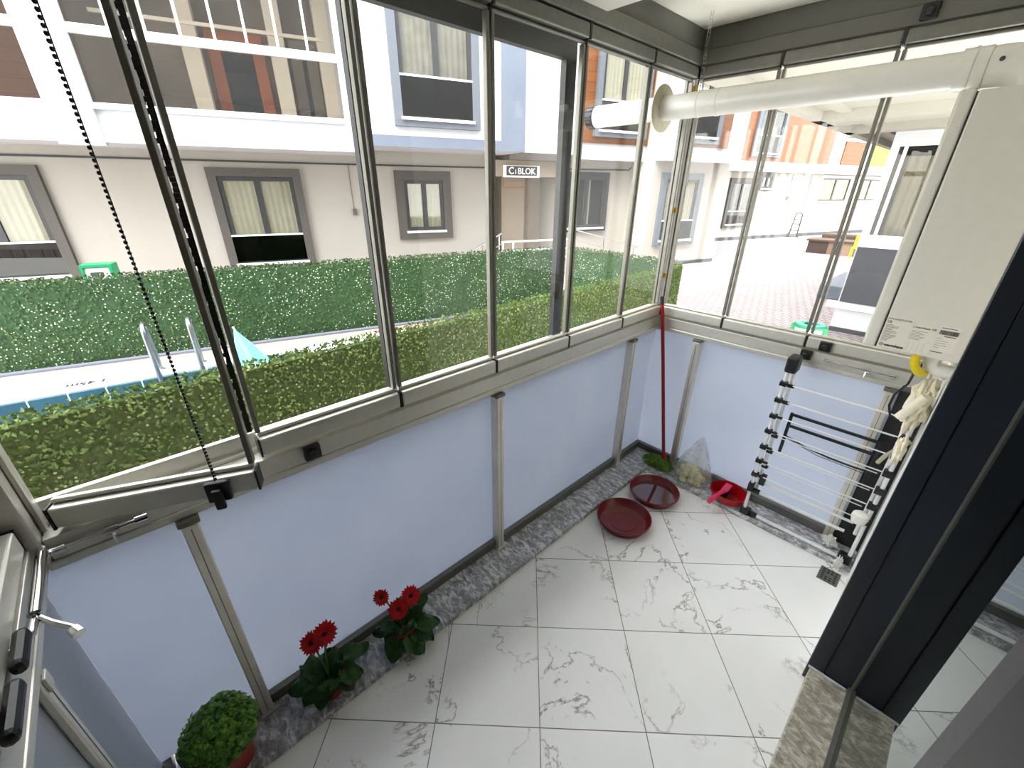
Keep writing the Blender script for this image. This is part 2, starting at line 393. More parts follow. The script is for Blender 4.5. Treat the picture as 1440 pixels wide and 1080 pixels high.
# ---------------- railings (posts, frosted panels, rails)
def railing(label, a, b, axis, posts, inward, pa=None, pb=None, dep=.05):
    """a..b along axis; inward = +1/-1 direction of the room in the other axis"""
    t = thing('balcony_railing', label, 'railing', (0, (a+b)/2, .03) if axis == 'y' else ((a+b)/2, YL if inward > 0 else 0, .03))
    base = 0 if axis == 'y' else (YL if inward > 0 else 0)
    def B(mb, s0, s1, d0, d1, z0, z1):
        d0, d1 = base+inward*d0, base+inward*d1
        return mb.box(d0, d1, s0, s1, z0, z1) if axis == 'y' else mb.box(s0, s1, d0, d1, z0, z1)
    B(MB(), a, b, -.012, .026, .0305, .082).build('bottom_rail', 'alu_dark', t, bevel=.003)
    B(MB(), a, b, -.03, .034, .992, 1.018).build('handrail', 'alu_white', t, bevel=.004)
    B(MB(), a if pa is None else pa, b if pb is None else pb, -.008, .0, .0825, .9915).build('frosted_panel', 'frost', t)
    for p in posts:
        q = B(MB(), p-.021, p+.021, .001, dep, .034, .975)
        q.build('post', 'alu', t, bevel=.004)
        q = B(MB(), p-.0013, p+.0013, dep+.0002, dep+.001, .05, .96)
        q.build('post_groove', 'alu_dark', t)
        q = B(MB(), p-.027, p+.027, .0, dep+.004, .9755, .9915); q.build('post_bracket', 'alu_dark', t, bevel=.002)
        q = B(MB(), p-.026, p+.026, .001, dep+.005, .0302, .036); q.build('post_foot', 'alu', t, bevel=.001)
    return t
railing('long frosted railing with brushed metal posts below the folding glass', YL+.036, -.036, 'y', (-2.66, -1.472, -.335), 1, YL, .0)
railing('short frosted railing on the far end behind the drying rack', -.03, 1.30, 'x', (.315, 1.27), -1, .001)
railing('dark frosted railing on the near end at the bottom left', -.03, 1.419, 'x', (.315,), 1, .001, None, .018)

# ---------------- tracks, corner posts, head profiles (setting)
def track(name, axis, a, b, inward, base):
    def B(mb, d0, d1, z0, z1):
        d0, d1 = base+inward*d0, base+inward*d1
        return mb.box(d0, d1, a, b, z0, z1) if axis == 'y' else mb.box(a, b, d0, d1, z0, z1)
    q = B(MB(), -.045, .03, 1.0185, 1.082); B(q, -.05, -.03, 1.0825, 1.096)
    if name[0] != 'trim_13': B(q, -.064, -.0505, 1.0185, 1.138); B(q, -.066, -.048, 1.1385, 1.146)
    struct(name[0], q, 'alu_white', bevel=.002)
    q = B(MB(), -.045, .036, 2.442, 2.505); struct(name[1], q, 'alu_dark' if axis == 'y' else 'fascia', bevel=.004)
    q = B(MB(), -.045, .02, 2.506, 2.599); struct(name[2], q, 'fascia', bevel=.004)
track(('trim_7', 'trim_8', 'trim_9'), 'y', YL+.05, -.02, 1, 0)
track(('trim_10', 'trim_11', 'trim_12'), 'x', .0, 1.419, -1, 0)
track(('trim_13', 'trim_14', 'trim_15'), 'x', .05, 1.40, 1, YL)
q = MB().box(-.05, -.032, -.018, .05, 1.019, 2.599).box(-.031, .012, .03, .05, 1.019, 2.599).box(-.03, .004, -.004, .029, 1.019, 2.599)
struct('trim_16', q, 'alu_dark', bevel=.003)
q = MB().box(-.045, .045, YL-.045, YL+.048, 1.019, 2.486).box(-.047, -.004, YL+.0481, YL+.06, 1.019, 2.44); struct('trim_17', q, 'alu_white', bevel=.006)
for i, z in enumerate((1.33, 1.72, 2.33)):
    tag(bx(-.004, .02, -.022, -.003, z, z+.028).build('tape_patch', 'tape', loc=(.008, -.012, z)), ('amber tape patch on the corner post, lowest of three', 'amber tape patch halfway up the corner post', 'amber tape patch near the top of the corner post')[i], 'tape', 'tape patches on the corner post')

# ---------------- folding glass leaves (local x along the leaf, y towards the room)
def leaf(label, loc, rz, L, hole=None, seal=False, free=False):
    t = thing('folding_glass_panel', label, 'glass panel', loc, rz, 'folding glass panels round the balcony')
    g = .004; z0, z1 = .075, 1.295
    p = MB()
    if hole:
        hx, hz, hr = hole; n = 32
        for yy, rev in ((-.004, False), (.004, True)):
            out = []; inn = []
            for i in range(n):
                a = 2*PI*i/n; c, s = math.cos(a), math.sin(a)
                inn.append((hx+hr*c, yy, hz+hr*s))
                tx = min(((L-.012-hx) if c > 0 else (hx-.012))/abs(c) if abs(c) > 1e-6 else 9, ((z1-hz) if s > 0 else (hz-z0))/abs(s) if abs(s) > 1e-6 else 9)
                out.append((hx+tx*c, yy, hz+tx*s))
            for cx, cz in ((.012, z0), (L-.012, z0), (.012, z1), (L-.012, z1)):
                k = min(range(n), key=lambda i: (out[i][0]-cx)**2+(out[i][2]-cz)**2); out[k] = (cx, yy, cz)
            fs = [(i, (i+1) % n, n+(i+1) % n, n+i) for i in range(n)]
            if rev: fs = [tuple(reversed(f)) for f in fs]
            p.add(out+inn, fs)
    else:
        p.box(.012, L-.012, -.004, .004, z0, z1)
    p.build('glass_pane', 'glass', t, world=False)
    MB().box(g, L-g, -.03, .016, .01, .068).box(g+.001, L-g-.001, -.009, .009, .0685, .082).build('bottom_sash_rail', 'alu_white', t, world=False, bevel=.008, seg=3)
    MB().box(g, L-g, -.03, .016, 1.302, 1.352).box(g+.001, L-g-.001, -.009, .009, 1.288, 1.3015).build('top_sash_rail', 'alu_dark', t, world=False, bevel=.008, seg=3)
    for x0 in (g, L-g-.014)[1 if free else 0:]:
        MB().box(x0, x0+.014, -.011, .011, .083, 1.287).build('side_profile', 'profile', t, world=False, bevel=.002)
    for x0 in (.0, L-.005):
        MB().box(x0, x0+.005, -.031, .015, .008, .07).build('end_cap', 'black', t, world=False)
        MB().box(x0, x0+.005, -.031, .015, 1.30, 1.354).build('end_cap', 'black', t, world=False)
    if seal:
        q = MB(); zz = .09; vs = []; fs = []; k = 0
        while zz < 1.28:
            w = .012+.007*RN.random(); q.box(-w, -.001, -.003, .003, zz, zz+.011); zz += .0112
        q.build('brush_seal', 'black', t, world=False)
    return t
ys = [-.03, -.475, -.97, -1.475, -1.955, -2.44]
LB = ['clear glass panel pierced by the white flue pipe beside the far corner', 'clear glass panel on the long side, second from the far corner',
      'clear glass panel on the long side, third from the far corner', 'clear glass panel on the long side, fourth from the far corner', 'clear glass panel beside the swung-open one, with a black brush edge']
for k in range(5):
    L = ys[k]-ys[k+1]
    leaf(LB[k], (0, ys[k+1], 1.085), PI/2, L, hole=(-.318-ys[1], 2.222-1.085, .066) if k == 0 else None, seal=(k == 4))
ol = leaf('glass panel swung partly open at the left end behind the bead chain', (-.006, -2.884, 1.085), math.radians(90-22.6), .445, free=True)
xs = [.03, .43, .87, 1.335]
LE = ['clear glass panel on the short end, next to the corner above the red mop', 'middle clear glass panel on the short end above the drying rack edge', 'clear glass panel on the short end nearest the white boiler']
for k in range(3): leaf(LE[k], (xs[k], 0, 1.085), 0, xs[k+1]-xs[k])
leaf('glass panel on the near end in the left edge of the view', (.52, YL, 1.085), PI, .46)

# locks, bolts and catches
def lockset(name, label, loc, axis, mats='black', cat='latch'):
    x, y, z = loc; q = MB()
    if axis == 'y': q.box(x, x+.018, y-.026, y+.026, z-.026, z+.026); q.cyl((x+.018, y, z), (x+.034, y, z), .014)
    else: q.box(x-.026, x+.026, y-.018, y, z-.026, z+.026); q.cyl((x, y-.018, z), (x, y-.034, z), .014)
    return tag(q.build(name, mats, loc=loc, bevel=.004), label, cat)
lockset('track_catch', 'black catch on the long lower track beside the open glass panel', (.0305, -2.30, 1.054), 'y')
lockset('track_catch', 'black catch on the short end track above the drying rack corner', (.892, -.0305, 1.058), 'x')
lockset('sash_lock', 'black lock on the sash rail just right of the end track catch', (.962, -.031, 1.122), 'x')
lockset('sash_lock', 'black lock hanging from the top track on the short end', (.926, -.037, 2.475), 'x')
c, s = math.cos(math.radians(67.4)), math.sin(math.radians(67.4))
lk = Vector((-.006, -2.884, 1.085))+Vector((c, s, 0))*.352+Vector((s, -c, 0))*.0305
q = MB(); T = Matrix.Translation(lk) @ Matrix.Rotation(math.radians(-22.6), 4, 'Z')
q.box(.0, .016, -.028, .028, .005, .066, T).box(.016, .03, -.012, .012, -.012, .05, T)
tag(q.build('sash_lock', 'black', loc=tuple(lk), bevel=.005), 'black lock on the rail of the swung-open glass panel, bead chain above it', 'latch')
def bolt(label, a, b, off):
    a, b = Vector(a), Vector(b); d = (b-a).normalized()
    t = thing('slide_bolt', label, 'bolt', tuple(a))
    MB().cyl(a, b, .006, 10).build('rod', 'chrome', t)
    for f in (.02, .62, .97):
        p = a.lerp(b, f); MB().cyl(p-d*.013, p+d*.013, .0115, 12).build('rod_sleeve', 'chrome', t)
    p = a.lerp(b, .62); MB().tube([p, p+Vector(off)*.6+Vector((0, 0, -.012)), p+Vector(off)+Vector((0, 0, -.03))], .004, 8).build('bolt_handle', 'chrome', t)
bolt('silver slide bolt on the short end track under the boiler', (.985, -.042, 1.05), (1.26, -.042, 1.05), (0, -.02, 0))
bolt('silver slide bolt on the long track under the open glass panel', (.042, -2.905, 1.05), (.042, -2.74, 1.05), (.02, 0, 0))
t = thing('window_stay', 'polished window stay arm with black grips at the left edge', 'window stay', (.2, -2.93, 1.02))
MB().tube([(.07, -2.922, 1.075), (.18, -2.92, 1.078), (.28, -2.922, 1.075)], .0115, 12).build('arm', 'steel', t)
MB().tube([(.28, -2.922, 1.072), (.31, -2.90, 1.062), (.335, -2.875, 1.05), (.35, -2.868, 1.046)], .006, 8).tube([(.285, -2.925, 1.07), (.33, -2.925, 1.075), (.37, -2.955, 1.08)], .009, 10).build('elbow', 'steel', t)
MB().cyl((.34, -2.874, 1.048), (.356, -2.866, 1.044), .011, 8).build('pivot_screw', 'chrome', t)
MB().cyl((.066, -2.922, 1.06), (.066, -2.922, 1.086), .011, 10).build('pivot_screw', 'chrome', t)
MB().box(.345, .44, -2.938, -2.914, 1.083, 1.115).build('grip', 'black', t, bevel=.012)
MB().box(.465, .58, -2.938, -2.914, 1.083, 1.115).build('grip', 'black', t, bevel=.012)
tag(bx(.30, .33, -2.9515, -2.945, .915, .955).build('wall_clip', 'alu_white', loc=(.32, -2.92, .93), bevel=.002), 'small metal clip on top of the near-end railing post', 'clip')
# dark insect screen frame outside panels three and four
t = thing('screen_frame', 'black outer screen frame behind the third and fourth glass panels', 'screen frame', (-.07, -1.47, 1.1))
MB().box(-.085, -.055, -1.955, -.945, 2.33, 2.44).build('top_bar', 'blackframe', t)
MB().box(-.085, -.055, -1.01, -.945, 1.10, 2.329).build('side_bar', 'blackframe', t)
MB().box(-.085, -.055, -1.955, -1.94, 1.10, 2.329).build('side_bar', 'blackframe', t)

# bead chain
q = MB(); z = 2.484
while z > 1.16:
    q.ball((.18, -2.575+.004*math.sin(z*2), z), .0042, 6, 4); z -= .0102
q.cyl((.18, -2.575, 1.16), (.18, -2.575, 2.486), .0012, 5)
tag(q.build('bead_chain', 'black', loc=(.18, -2.575, 1.16)), 'black bead chain hanging in front of the leftmost glass', 'chain')

# ================================================================== BOILER AND FLUE
t = thing('wall_boiler', 'white wall-hung boiler with printed labels beside the short end glazing', 'boiler', (1.27, -.32, 1.30))
bd = MB().box(1.186, 1.419, -.52, -.12, 1.30, 2.135).build('casing', 'boiler', t, bevel=.005)
MB().box(1.141, 1.182, -.52, -.12, 1.298, 2.14).build('front_cover', 'boiler', t, bevel=.009, seg=3)
MB().box(1.1822, 1.1858, -.516, -.124, 1.302, 2.132).build('cover_seam', 'sash', t)
TS = lambda x, z: Matrix.Translation((x, -.5212, z)) @ Matrix.Rotation(PI/2, 4, 'X')
MB().box(1.188, 1.262, -.5208, -.5202, 1.308, 1.424).build('spec_label', 'sticker', t)
q = MB().text('EWA 24/28 M KOMBI', .0075, TS(1.190, 1.415)).text('CE', .011, TS(1.191, 1.402), bold=.0003)
q.text('warmhaus', .0135, TS(1.207, 1.313), bold=.0005)
for a in range(24):
    th0, th1 = 2*PI*a/24, 2*PI*(a+1)/24
    if a in (5, 6): continue
    q.add([(1.198+r*math.cos(th), -.5212, 1.318+r*math.sin(th)) for th in (th0, th1) for r in (.0052, .0068)], [(0, 1, 3, 2)])
q.box(1.1965, 1.1995, -.5213, -.5205, 1.315, 1.322)
for k in range(14): q.box(1.191, 1.191+.018+.022*RN.random(), -.5213, -.5206, 1.394-k*.0048, 1.3952-k*.0048)
q.build('spec_print', 'ink', t)
MB().box(1.263, 1.333, -.5208, -.5202, 1.306, 1.412).build('type_label', 'sticker', t)
q = MB().text('warmhaus  CE', .0092, TS(1.275, 1.399), bold=.0004)
for a in range(16):
    th0, th1 = 2*PI*a/16, 2*PI*(a+1)/16
    q.add([(1.270+r*math.cos(th), -.5212, 1.402+r*math.sin(th)) for th in (th0, th1) for r in (.0032, .0044)], [(0, 1, 3, 2)])
for k in range(7): q.box(1.266, 1.266+.025+.02*RN.random(), -.5213, -.5206, 1.388-k*.0052, 1.3892-k*.0052)
for k in range(4): q.box(1.272+k*.014, 1.2724+k*.014, -.5213, -.5206, 1.315, 1.346)
q.build('type_print', 'inkgrey', t)
MB().box(1.334, 1.392, -.5208, -.5202, 1.33, 1.422).build('barcode_label', 'sticker', t)
q = MB(); x = 1.339
while x < 1.388:
    w = .0006+.0014*RN.random(); q.box(x, x+w, -.5213, -.5206, 1.391, 1.407); x += w+.0007
q.box(1.34, 1.38, -.5213, -.5206, 1.4135, 1.4155).box(1.355, 1.385, -.5213, -.5206, 1.3845, 1.387)
for k in range(5): q.box(1.338, 1.352+.02*RN.random(), -.5213, -.5206, 1.375-k*.008, 1.3758-k*.008)
q.box(1.336, 1.368, -.5213, -.5206, 1.325, 1.3275)
q.build('barcode_print', 'ink', t)
MB().tube([(1.308, -.49, 1.30), (1.309, -.49, 1.272), (1.316, -.488, 1.25), (1.330, -.48, 1.228), (1.345, -.44, 1.215)], .0145, 14).build('gas_hose', 'yellow', t)
MB().tube([(1.352, -.44, 1.30), (1.352, -.44, 1.272), (1.357, -.44, 1.255), (1.372, -.44, 1.243), (1.419, -.44, 1.24)], .025, 16).build('drain_pipe', 'pvc', t)
MB().tube([(1.36, -.22, 1.299), (1.36, -.22, 1.18), (1.419, -.22, 1.15)], .011, 10).build('water_pipe', 'pvc', t)
MB().cyl((1.352, -.44, 1.279), (1.352, -.44, 1.291), .03, 18).build('pipe_collar', 'pvc', t)
MB().tube([(1.298, -.43, 1.299), (1.302, -.43, 1.26), (1.322, -.38, 1.20), (1.318, -.34, 1.13), (1.292, -.31, 1.06), (1.29, -.29, 1.0), (1.305, -.27, .95), (1.34, -.25, .93)], .0045, 8).build('power_cable', 'black', t)
t2 = thing('flue_pipe', 'white flue pipe with wall collar running out through the long glazing', 'flue pipe', (0, -.318, 2.22))
FY, FZ = -.318, 2.222
MB().cyl((-.40, FY, FZ), (1.16, FY, FZ), .0545, 28).build('pipe', 'pvc', t2)
MB().cyl((.285, FY, FZ), (.30, FY, FZ), .057, 28).build('joint_ring', 'pvc', t2); MB().cyl((.20, FY, FZ), (.206, FY, FZ), .0565, 28).build('joint_ring', 'pvc', t2)
T = Matrix.Rotation(PI/2, 4, 'Y')
MB().lathe([(.055, .0), (.104, .0), (.106, .006), (.10, .012), (.06, .016), (.055, .016)], (.006, FY, FZ), 40, T).build('wall_collar', 'cream_plastic', t2)
cp = MB().cyl((-.455, FY, FZ), (-.401, FY, FZ), .0545, 24).build('terminal_cap', 'black', t2, bevel=.006)
q = MB()
for a in range(12):
    th = 2*PI*a/12; q.cyl((-.45, FY+.055*math.cos(th), FZ+.055*math.sin(th)), (-.41, FY+.055*math.cos(th), FZ+.055*math.sin(th)), .005, 6)
q.build('cap_rib', 'rubber', cp)
MB().cyl((1.10, FY, FZ), (1.17, FY, FZ), .061, 28).cyl((1.128, FY, FZ), (1.136, FY, FZ), .064, 28).build('elbow_socket', 'pvc', t2)
MB().tube([(1.165, FY, FZ)]+[(1.21+.075*math.sin(a), FY, FZ-.075+.075*math.cos(a)) for a in [PI/2*i/6 for i in range(7)]]+[(1.285, FY, 2.137)], .058, 24).build('elbow', 'pvc', t2)
MB().cyl((1.20, FY-.0585, FZ+.01), (1.20, FY-.0545, FZ+.01), .007, 10).build('test_plug', 'rubber', t2)
q = MB(); z = 2.285
for k in range(19):
    z0 = 2.28+k*.0165; q.box(.155, .17, FY+.056, FY+.058, z0, z0+.004)
    q.box(.155, .1585, FY+.056, FY+.058, z0+.004, z0+.0165).box(.1665, .17, FY+.056, FY+.058, z0+.004, z0+.0165)
tag(q.build('pipe_strap', 'steel', loc=(.16, FY+.057, 2.28)), 'perforated metal hanger strap from ceiling down to the flue pipe', 'strap')

# ================================================================== DRYING RACK
t = thing('drying_rack', 'folded clothes drying rack with black joints leaning on the far end railing', 'drying rack', (1.1, -.16, .03))
for (x, y, z0, z1) in ((.86, -.172, .075, 1.0), (.882, -.135, .20, 1.0), (1.392, -.172, .075, .97), (1.374, -.135, .2, .95)):
    MB().cyl((x, y, z0), (x, y+.01, z1), .0095, 14).build('frame_tube', 'white_rod', t)
MB().box(.845, .9, -.195, -.11, .985, 1.075).build('top_joint', 'black', t, bevel=.012)
MB().box(1.362, 1.406, -.19, -.115, .955, 1.03).build('top_joint', 'black', t, bevel=.01)
MB().box(.842, .895, -.192, -.152, .0315, .075).box(.8955, .935, -.186, -.158, .034, .06).build('foot', 'black', t, bevel=.006)
MB().box(1.345, 1.406, -.192, -.152, .0315, .085).build('foot', 'black', t, bevel=.006)
MB().cyl((.93, -.172, .047), (1.35, -.172, .047), .011, 14).build('base_bar', 'white_rod', t)
MB().cyl((.90, -.172, .215), (1.33, -.172, .215), .0085, 12).build('base_bar', 'white_rod', t)
MB().cyl((.915, -.135, .262), (1.35, -.135, .262), .0075, 12).build('base_bar', 'white_rod', t)
for z, w in ((.918, .03), (.82, .03), (.721, .03), (.623, .03), (.518, .034), (.422, .03), (.325, .026)):
    MB().box(.843, .877, -.19, -.154, z-.012, z+.012).box(.8772, .905, -.18, -.166, z-.006, z+.006).build('joint', 'black', t, bevel=.003)
    MB().box(1.368, 1.408, -.19, -.154, z-.016, z+.016).build('joint', 'black', t, bevel=.003)
    MB().cyl((.90, -.175, z), (1.365, -.175, z), .0035, 8).build('rod', 'white_rod', t)
for z in (.90, .80, .585, .48, .375, .30):
    MB().box(.872, .905, -.146, -.124, z-.007, z+.007).build('joint', 'black', t, bevel=.002)
    MB().cyl((.90, -.135, z), (1.352, -.135, z), .0028, 8).build('rod', 'white_rod', t)
MB().box(.845, .875, -.192, -.152, .205, .262).box(.8752, .912, -.184, -.16, .203, .226).box(.885, .915, -.15, -.12, .25, .32).build('corner_joint', 'black', t, bevel=.003)
fr = MB().box(.922, .938, -.118, -.104, .49, .745).box(1.312, 1.33, -.118, -.104, .49, .745).build('hanging_frame', 'black', t, bevel=.003)
q = MB()
for z in (.735, .665): q.box(.9385, 1.3115, -.116, -.106, z-.007, z+.007)
q.tube([(.93, -.111, .60), (1.03, -.112, .575), (1.15, -.113, .562), (1.26, -.112, .56), (1.32, -.111, .565)], .005, 8)
q.tube([(.93, -.111, .59), (1.1, -.112, .55), (1.32, -.111, .545)], .002, 6)
q.build('frame_bar', 'black', fr)

# cloth, paper and odds beside the wall
def crumple(name, m, label, cat, c, r, sx, sy, sz, seed, n=26, k=18, amp=.55, fq=2.4, loc=None):
    q = MB(); vs = []; fs = []
    for a in range(k+1):
        th = PI*a/k
        for i in range(n):
            d = Vector((math.sin(th)*math.cos(2*PI*i/n), math.sin(th)*math.sin(2*PI*i/n), math.cos(th)))
            f = 1+amp*noise.noise(d*fq+Vector((seed, 0, seed)))+amp*.6*abs(noise.noise(d*fq*2.3+Vector((0, seed, 2))))-amp*.3
            vs.append((c[0]+d.x*r*sx*f, c[1]+d.y*r*sy*f, c[2]+d.z*r*sz*f))
    for a in range(k):
        for i in range(n): fs.append((a*n+i, (a+1)*n+i, (a+1)*n+(i+1) % n, a*n+(i+1) % n))
    q.add(vs, fs, False)
    return tag(q.build(name, m, loc=loc or (c[0], c[1], c[2]-r*sz)), label, cat)
crumple('cloth_bundle', 'cloth', 'crumpled cream cloth bundle hanging below the boiler', 'cloth', (1.375, -.33, 1.045), .085, .48, .85, 1.5, 3.1)
crumple('cloth_bundle', 'cloth', 'folded cream rag on the rack side beneath the cloth bundle', 'cloth', (1.385, -.27, .80), .05, .4, .8, 1.5, 7.7)
t = thing('paper_tube', 'cream cardboard tube poking out of the hanging cloth bundle', 'tube', (1.335, -.40, 1.0))
MB().cyl((1.335, -.40, 1.0), (1.385, -.41, 1.12), .017, 16).build('tube_body', 'cloth', t)
tag(MB().tube([(1.335, -.235, .69), (1.35, -.24, .74), (1.38, -.25, .80), (1.405, -.26, .85)], .009, 10).build('loose_hose', 'cream_plastic', loc=(1.335, -.235, .69)), 'cream loose hose hanging by the right side of the rack', 'hose')
crumple('crumpled_wrap', 'pvc', 'crumpled white plastic lying on the granite below the rack', 'wrapping', (1.29, -.105, .065), .04, .8, .55, .85, 5.2, amp=.9, fq=3.2, loc=(1.29, -.105, .03))
crumple('crumpled_wrap', 'pvc', 'smaller white plastic scrap next to the dark wall foot', 'wrapping', (1.362, -.225, .045), .032, .6, .55, 1.2, 9.1, amp=.9, fq=3.2, loc=(1.362, -.225, .0))
tag(MB().lathe([(.0, .03), (.02, .03), (.033, .02), (.036, .0), (.03, -.028), (.012, -.04), (0, -.04)], (1.362, -.225, .365), 20).build('plastic_tub', 'pvc', loc=(1.362, -.225, .325)), 'white rounded plastic piece by the wall at the rack side', 'tub')

# ================================================================== FLOOR OBJECTS
def saucer(label, x, y, r, wet):
    t = thing('plant_saucer', label, 'saucer', (x, y, .0005), 0, 'maroon plant saucers on the tiles')
    MB().lathe([(0, .0005), (r*.8, .0005), (r*.85, .006), (r*.95, .048), (r*1.0, .05), (r*1.0, .055), (r*.985, .058), (r*.95, .058), (r*.935, .054), (r*.85, .012), (r*.8, .0065), (0, .006)], (x, y, 0), 56).build('dish', 'maroon', t)
    q = MB().lathe([(r*.46, .0062), (r*.47, .0085), (r*.49, .0085), (r*.5, .0062)], (x, y, 0), 48)
    q.build('base_ridge', 'maroon', t)
    if wet: MB().lathe([(0, .019), (r*.862, .019)], (x, y, 0), 48).build('water', 'saucerwater', t)
    else:
        q = MB()
        for k in range(22):
            a = RN.uniform(.3, 3.6); rr = r*RN.uniform(.5, .74); s = RN.uniform(.002, .006)
            q.ball((x+rr*math.cos(a), y+rr*math.sin(a), .0066), s, 6, 3, sz=.15)
        q.build('dried_dirt', 'soil', t)
    return t
def satwater():
    t = NT('water_film'); t.prin(lin((78, 28, 26)), .02, 0, .9, IOR=1.9); return t.m
M['saucerwater'] = satwater()
saucer('dry maroon plant saucer with dirt marks, nearer of the two', .386, -.772, .162, False)
saucer('maroon plant saucer holding water, next to the green mop head', .386, -.415, .158, True)

t = thing('mop', 'red-handled mop with green strands standing in the far corner', 'mop', (.25, -.1, .03))
MB().tube([(.275, -.105, .09), (.165, -.09, .65), (.058, -.075, 1.18)], .0115, 12).build('handle', 'pole_red', t)
MB().tube([(.0585, -.075, 1.175), (.049, -.0735, 1.225)], .0125, 12).build('handle_grip', 'black', t)
q = MB().cyl((.279, -.105, .075), (.272, -.105, .125), .02, 14, .013); q.build('socket', 'red', t)
q = MB()
for k in range(170):
    a = RN.uniform(0, 2*PI); rr = RN.uniform(.02, .1); h = RN.uniform(.05, .085)
    ex = RN.uniform(-.03, .03)
    p0 = Vector((.265, -.118, .08)); p2 = Vector((.25+rr*1.15*math.cos(a), -.13+rr*.72*math.sin(a), .036)); p1 = (p0+p2)/2+Vector((ex, ex*.5, .03)); p1.z = h+.02
    p2.y = min(p2.y, -.055-.02*RN.random()); p2.z = RN.uniform(.037, .06)
    q.tube([p0, p0.lerp(p1, .6), p1, p1.lerp(p2, .6)+Vector((0, 0, .008)), p2], .0058, 5)
q.build('strands', 'mopgreen', t)['kind'] = 'stuff'

bag = MB()
n, k = 36, 15; vs = []; fs = []
for a in range(k+1):
    h = a/k; z = .0325+h*.34
    w = (1-h)**.85*(1+.28*math.sin(h*PI)) if h > .12 else .8+h*1.7
    for i in range(n):
        th = 2*PI*i/n; f = 1+.13*noise.noise(Vector((math.cos(th)*2.2, math.sin(th)*2.2, h*3)))+.05*math.sin(th*9+h*3)*h
        vs.append((.485+.014*h+(.116*w+.008)*f*math.cos(th), -.115+.03*h+(.08*w+.006)*f*math.sin(th), z))
for a in range(k):
    for i in range(n): fs.append((a*n+i, a*n+(i+1) % n, (a+1)*n+(i+1) % n, (a+1)*n+i))
bag.add(vs, fs, True)
tag(bag.build('plastic_bag', 'plasticfilm', loc=(.5, -.105, .03)), 'clear plastic bag of pale yellow fruit leaning by the far end railing', 'bag')
fp = []
for layer, cnt, z in ((0, 10, .0575), (1, 8, .096), (2, 4, .133)):
    for i in range(cnt):
        a = 2*PI*i/cnt+layer*.5; rr = (.074, .056, .026)[layer]*(1 if i % 2 else .62)
        fp.append((.485+rr*1.12*math.cos(a), -.115+rr*.82*math.sin(a), z+RN.uniform(-.005, .005)))
f0 = None
for i, p in enumerate(fp):
    if f0 is None:
        f0 = MB().ball((0, 0, 0), .0222, 14, 10, sz=.92, jit=.05).build('fruit', 'fruit', loc=(0, 0, 0)); o = f0
        tag(o, 'pale yellow-green fruit inside the clear plastic bag', 'fruit', 'fruit in the plastic bag')
    else:
        o = f0.copy(); COL.objects.link(o)
    o.matrix_world = Matrix.Translation(p) @ Matrix.Rotation(i*1.3, 4, 'X') @ Matrix.Rotation(i*.7, 4, 'Z')

t = thing('dustpan', 'red dustpan on the granite at the foot of the drying rack', 'dustpan', (.73, -.12, .03))
q = MB(); n = 34; vs = []; fs = []
for (rr, z) in ((.0, .036), (.78, .036), (.95, .075), (1.0, .092), (1.02, .09), (.98, .072), (.8, .0315)):
    for i in range(n):
        th = 2*PI*i/n; vs.append((.738+.108*rr*math.cos(th), -.125+.086*rr*math.sin(th), z+(.02*max(0, math.sin(th)) if rr > .9 else 0)))
fs = [(a*n+i, a*n+(i+1) % n, (a+1)*n+(i+1) % n, (a+1)*n+i) for a in range(6) for i in range(n)]
q.add(vs, fs, True); q.build('pan', 'red', t)
t = thing('hand_brush', 'magenta-handled hand brush lying across the red dustpan', 'brush', (.71, -.17, .08))
q = MB().box(.70, .742, -.16, -.07, .094, .112); q.build('brush_block', 'pink', t, bevel=.006)
MB().tube([(.72, -.157, .103), (.712, -.21, .105), (.70, -.265, .094), (.692, -.305, .08)], .013, 12, radii=[.015, .011, .015, .013]).build('handle', 'pink', t)
q = MB()
for i in range(5):
    for j in range(9): q.cyl((.706+i*.0075, -.152+j*.009, .094), (.704+i*.008, -.154+j*.0095, .05), .0025, 5)
q.build('bristles', 'blackframe', t)

t = thing('floor_drain', 'square metal floor drain set in the tiles by the wall', 'drain', (1.352, -.305, .0))
MB().box(1.305, 1.394, -.36, -.25, .0003, .004).build('frame', 'alu_dark', t, bevel=.001)
q = MB()
for i in range(4):
    for j in range(5):
        if i in (1, 2) and j == 2: continue
        q.box(1.317+i*.018, 1.329+i*.018, -.348+j*.019, -.337+j*.019, .0041, .0046)
q.build('drain_slots', 'black', t)

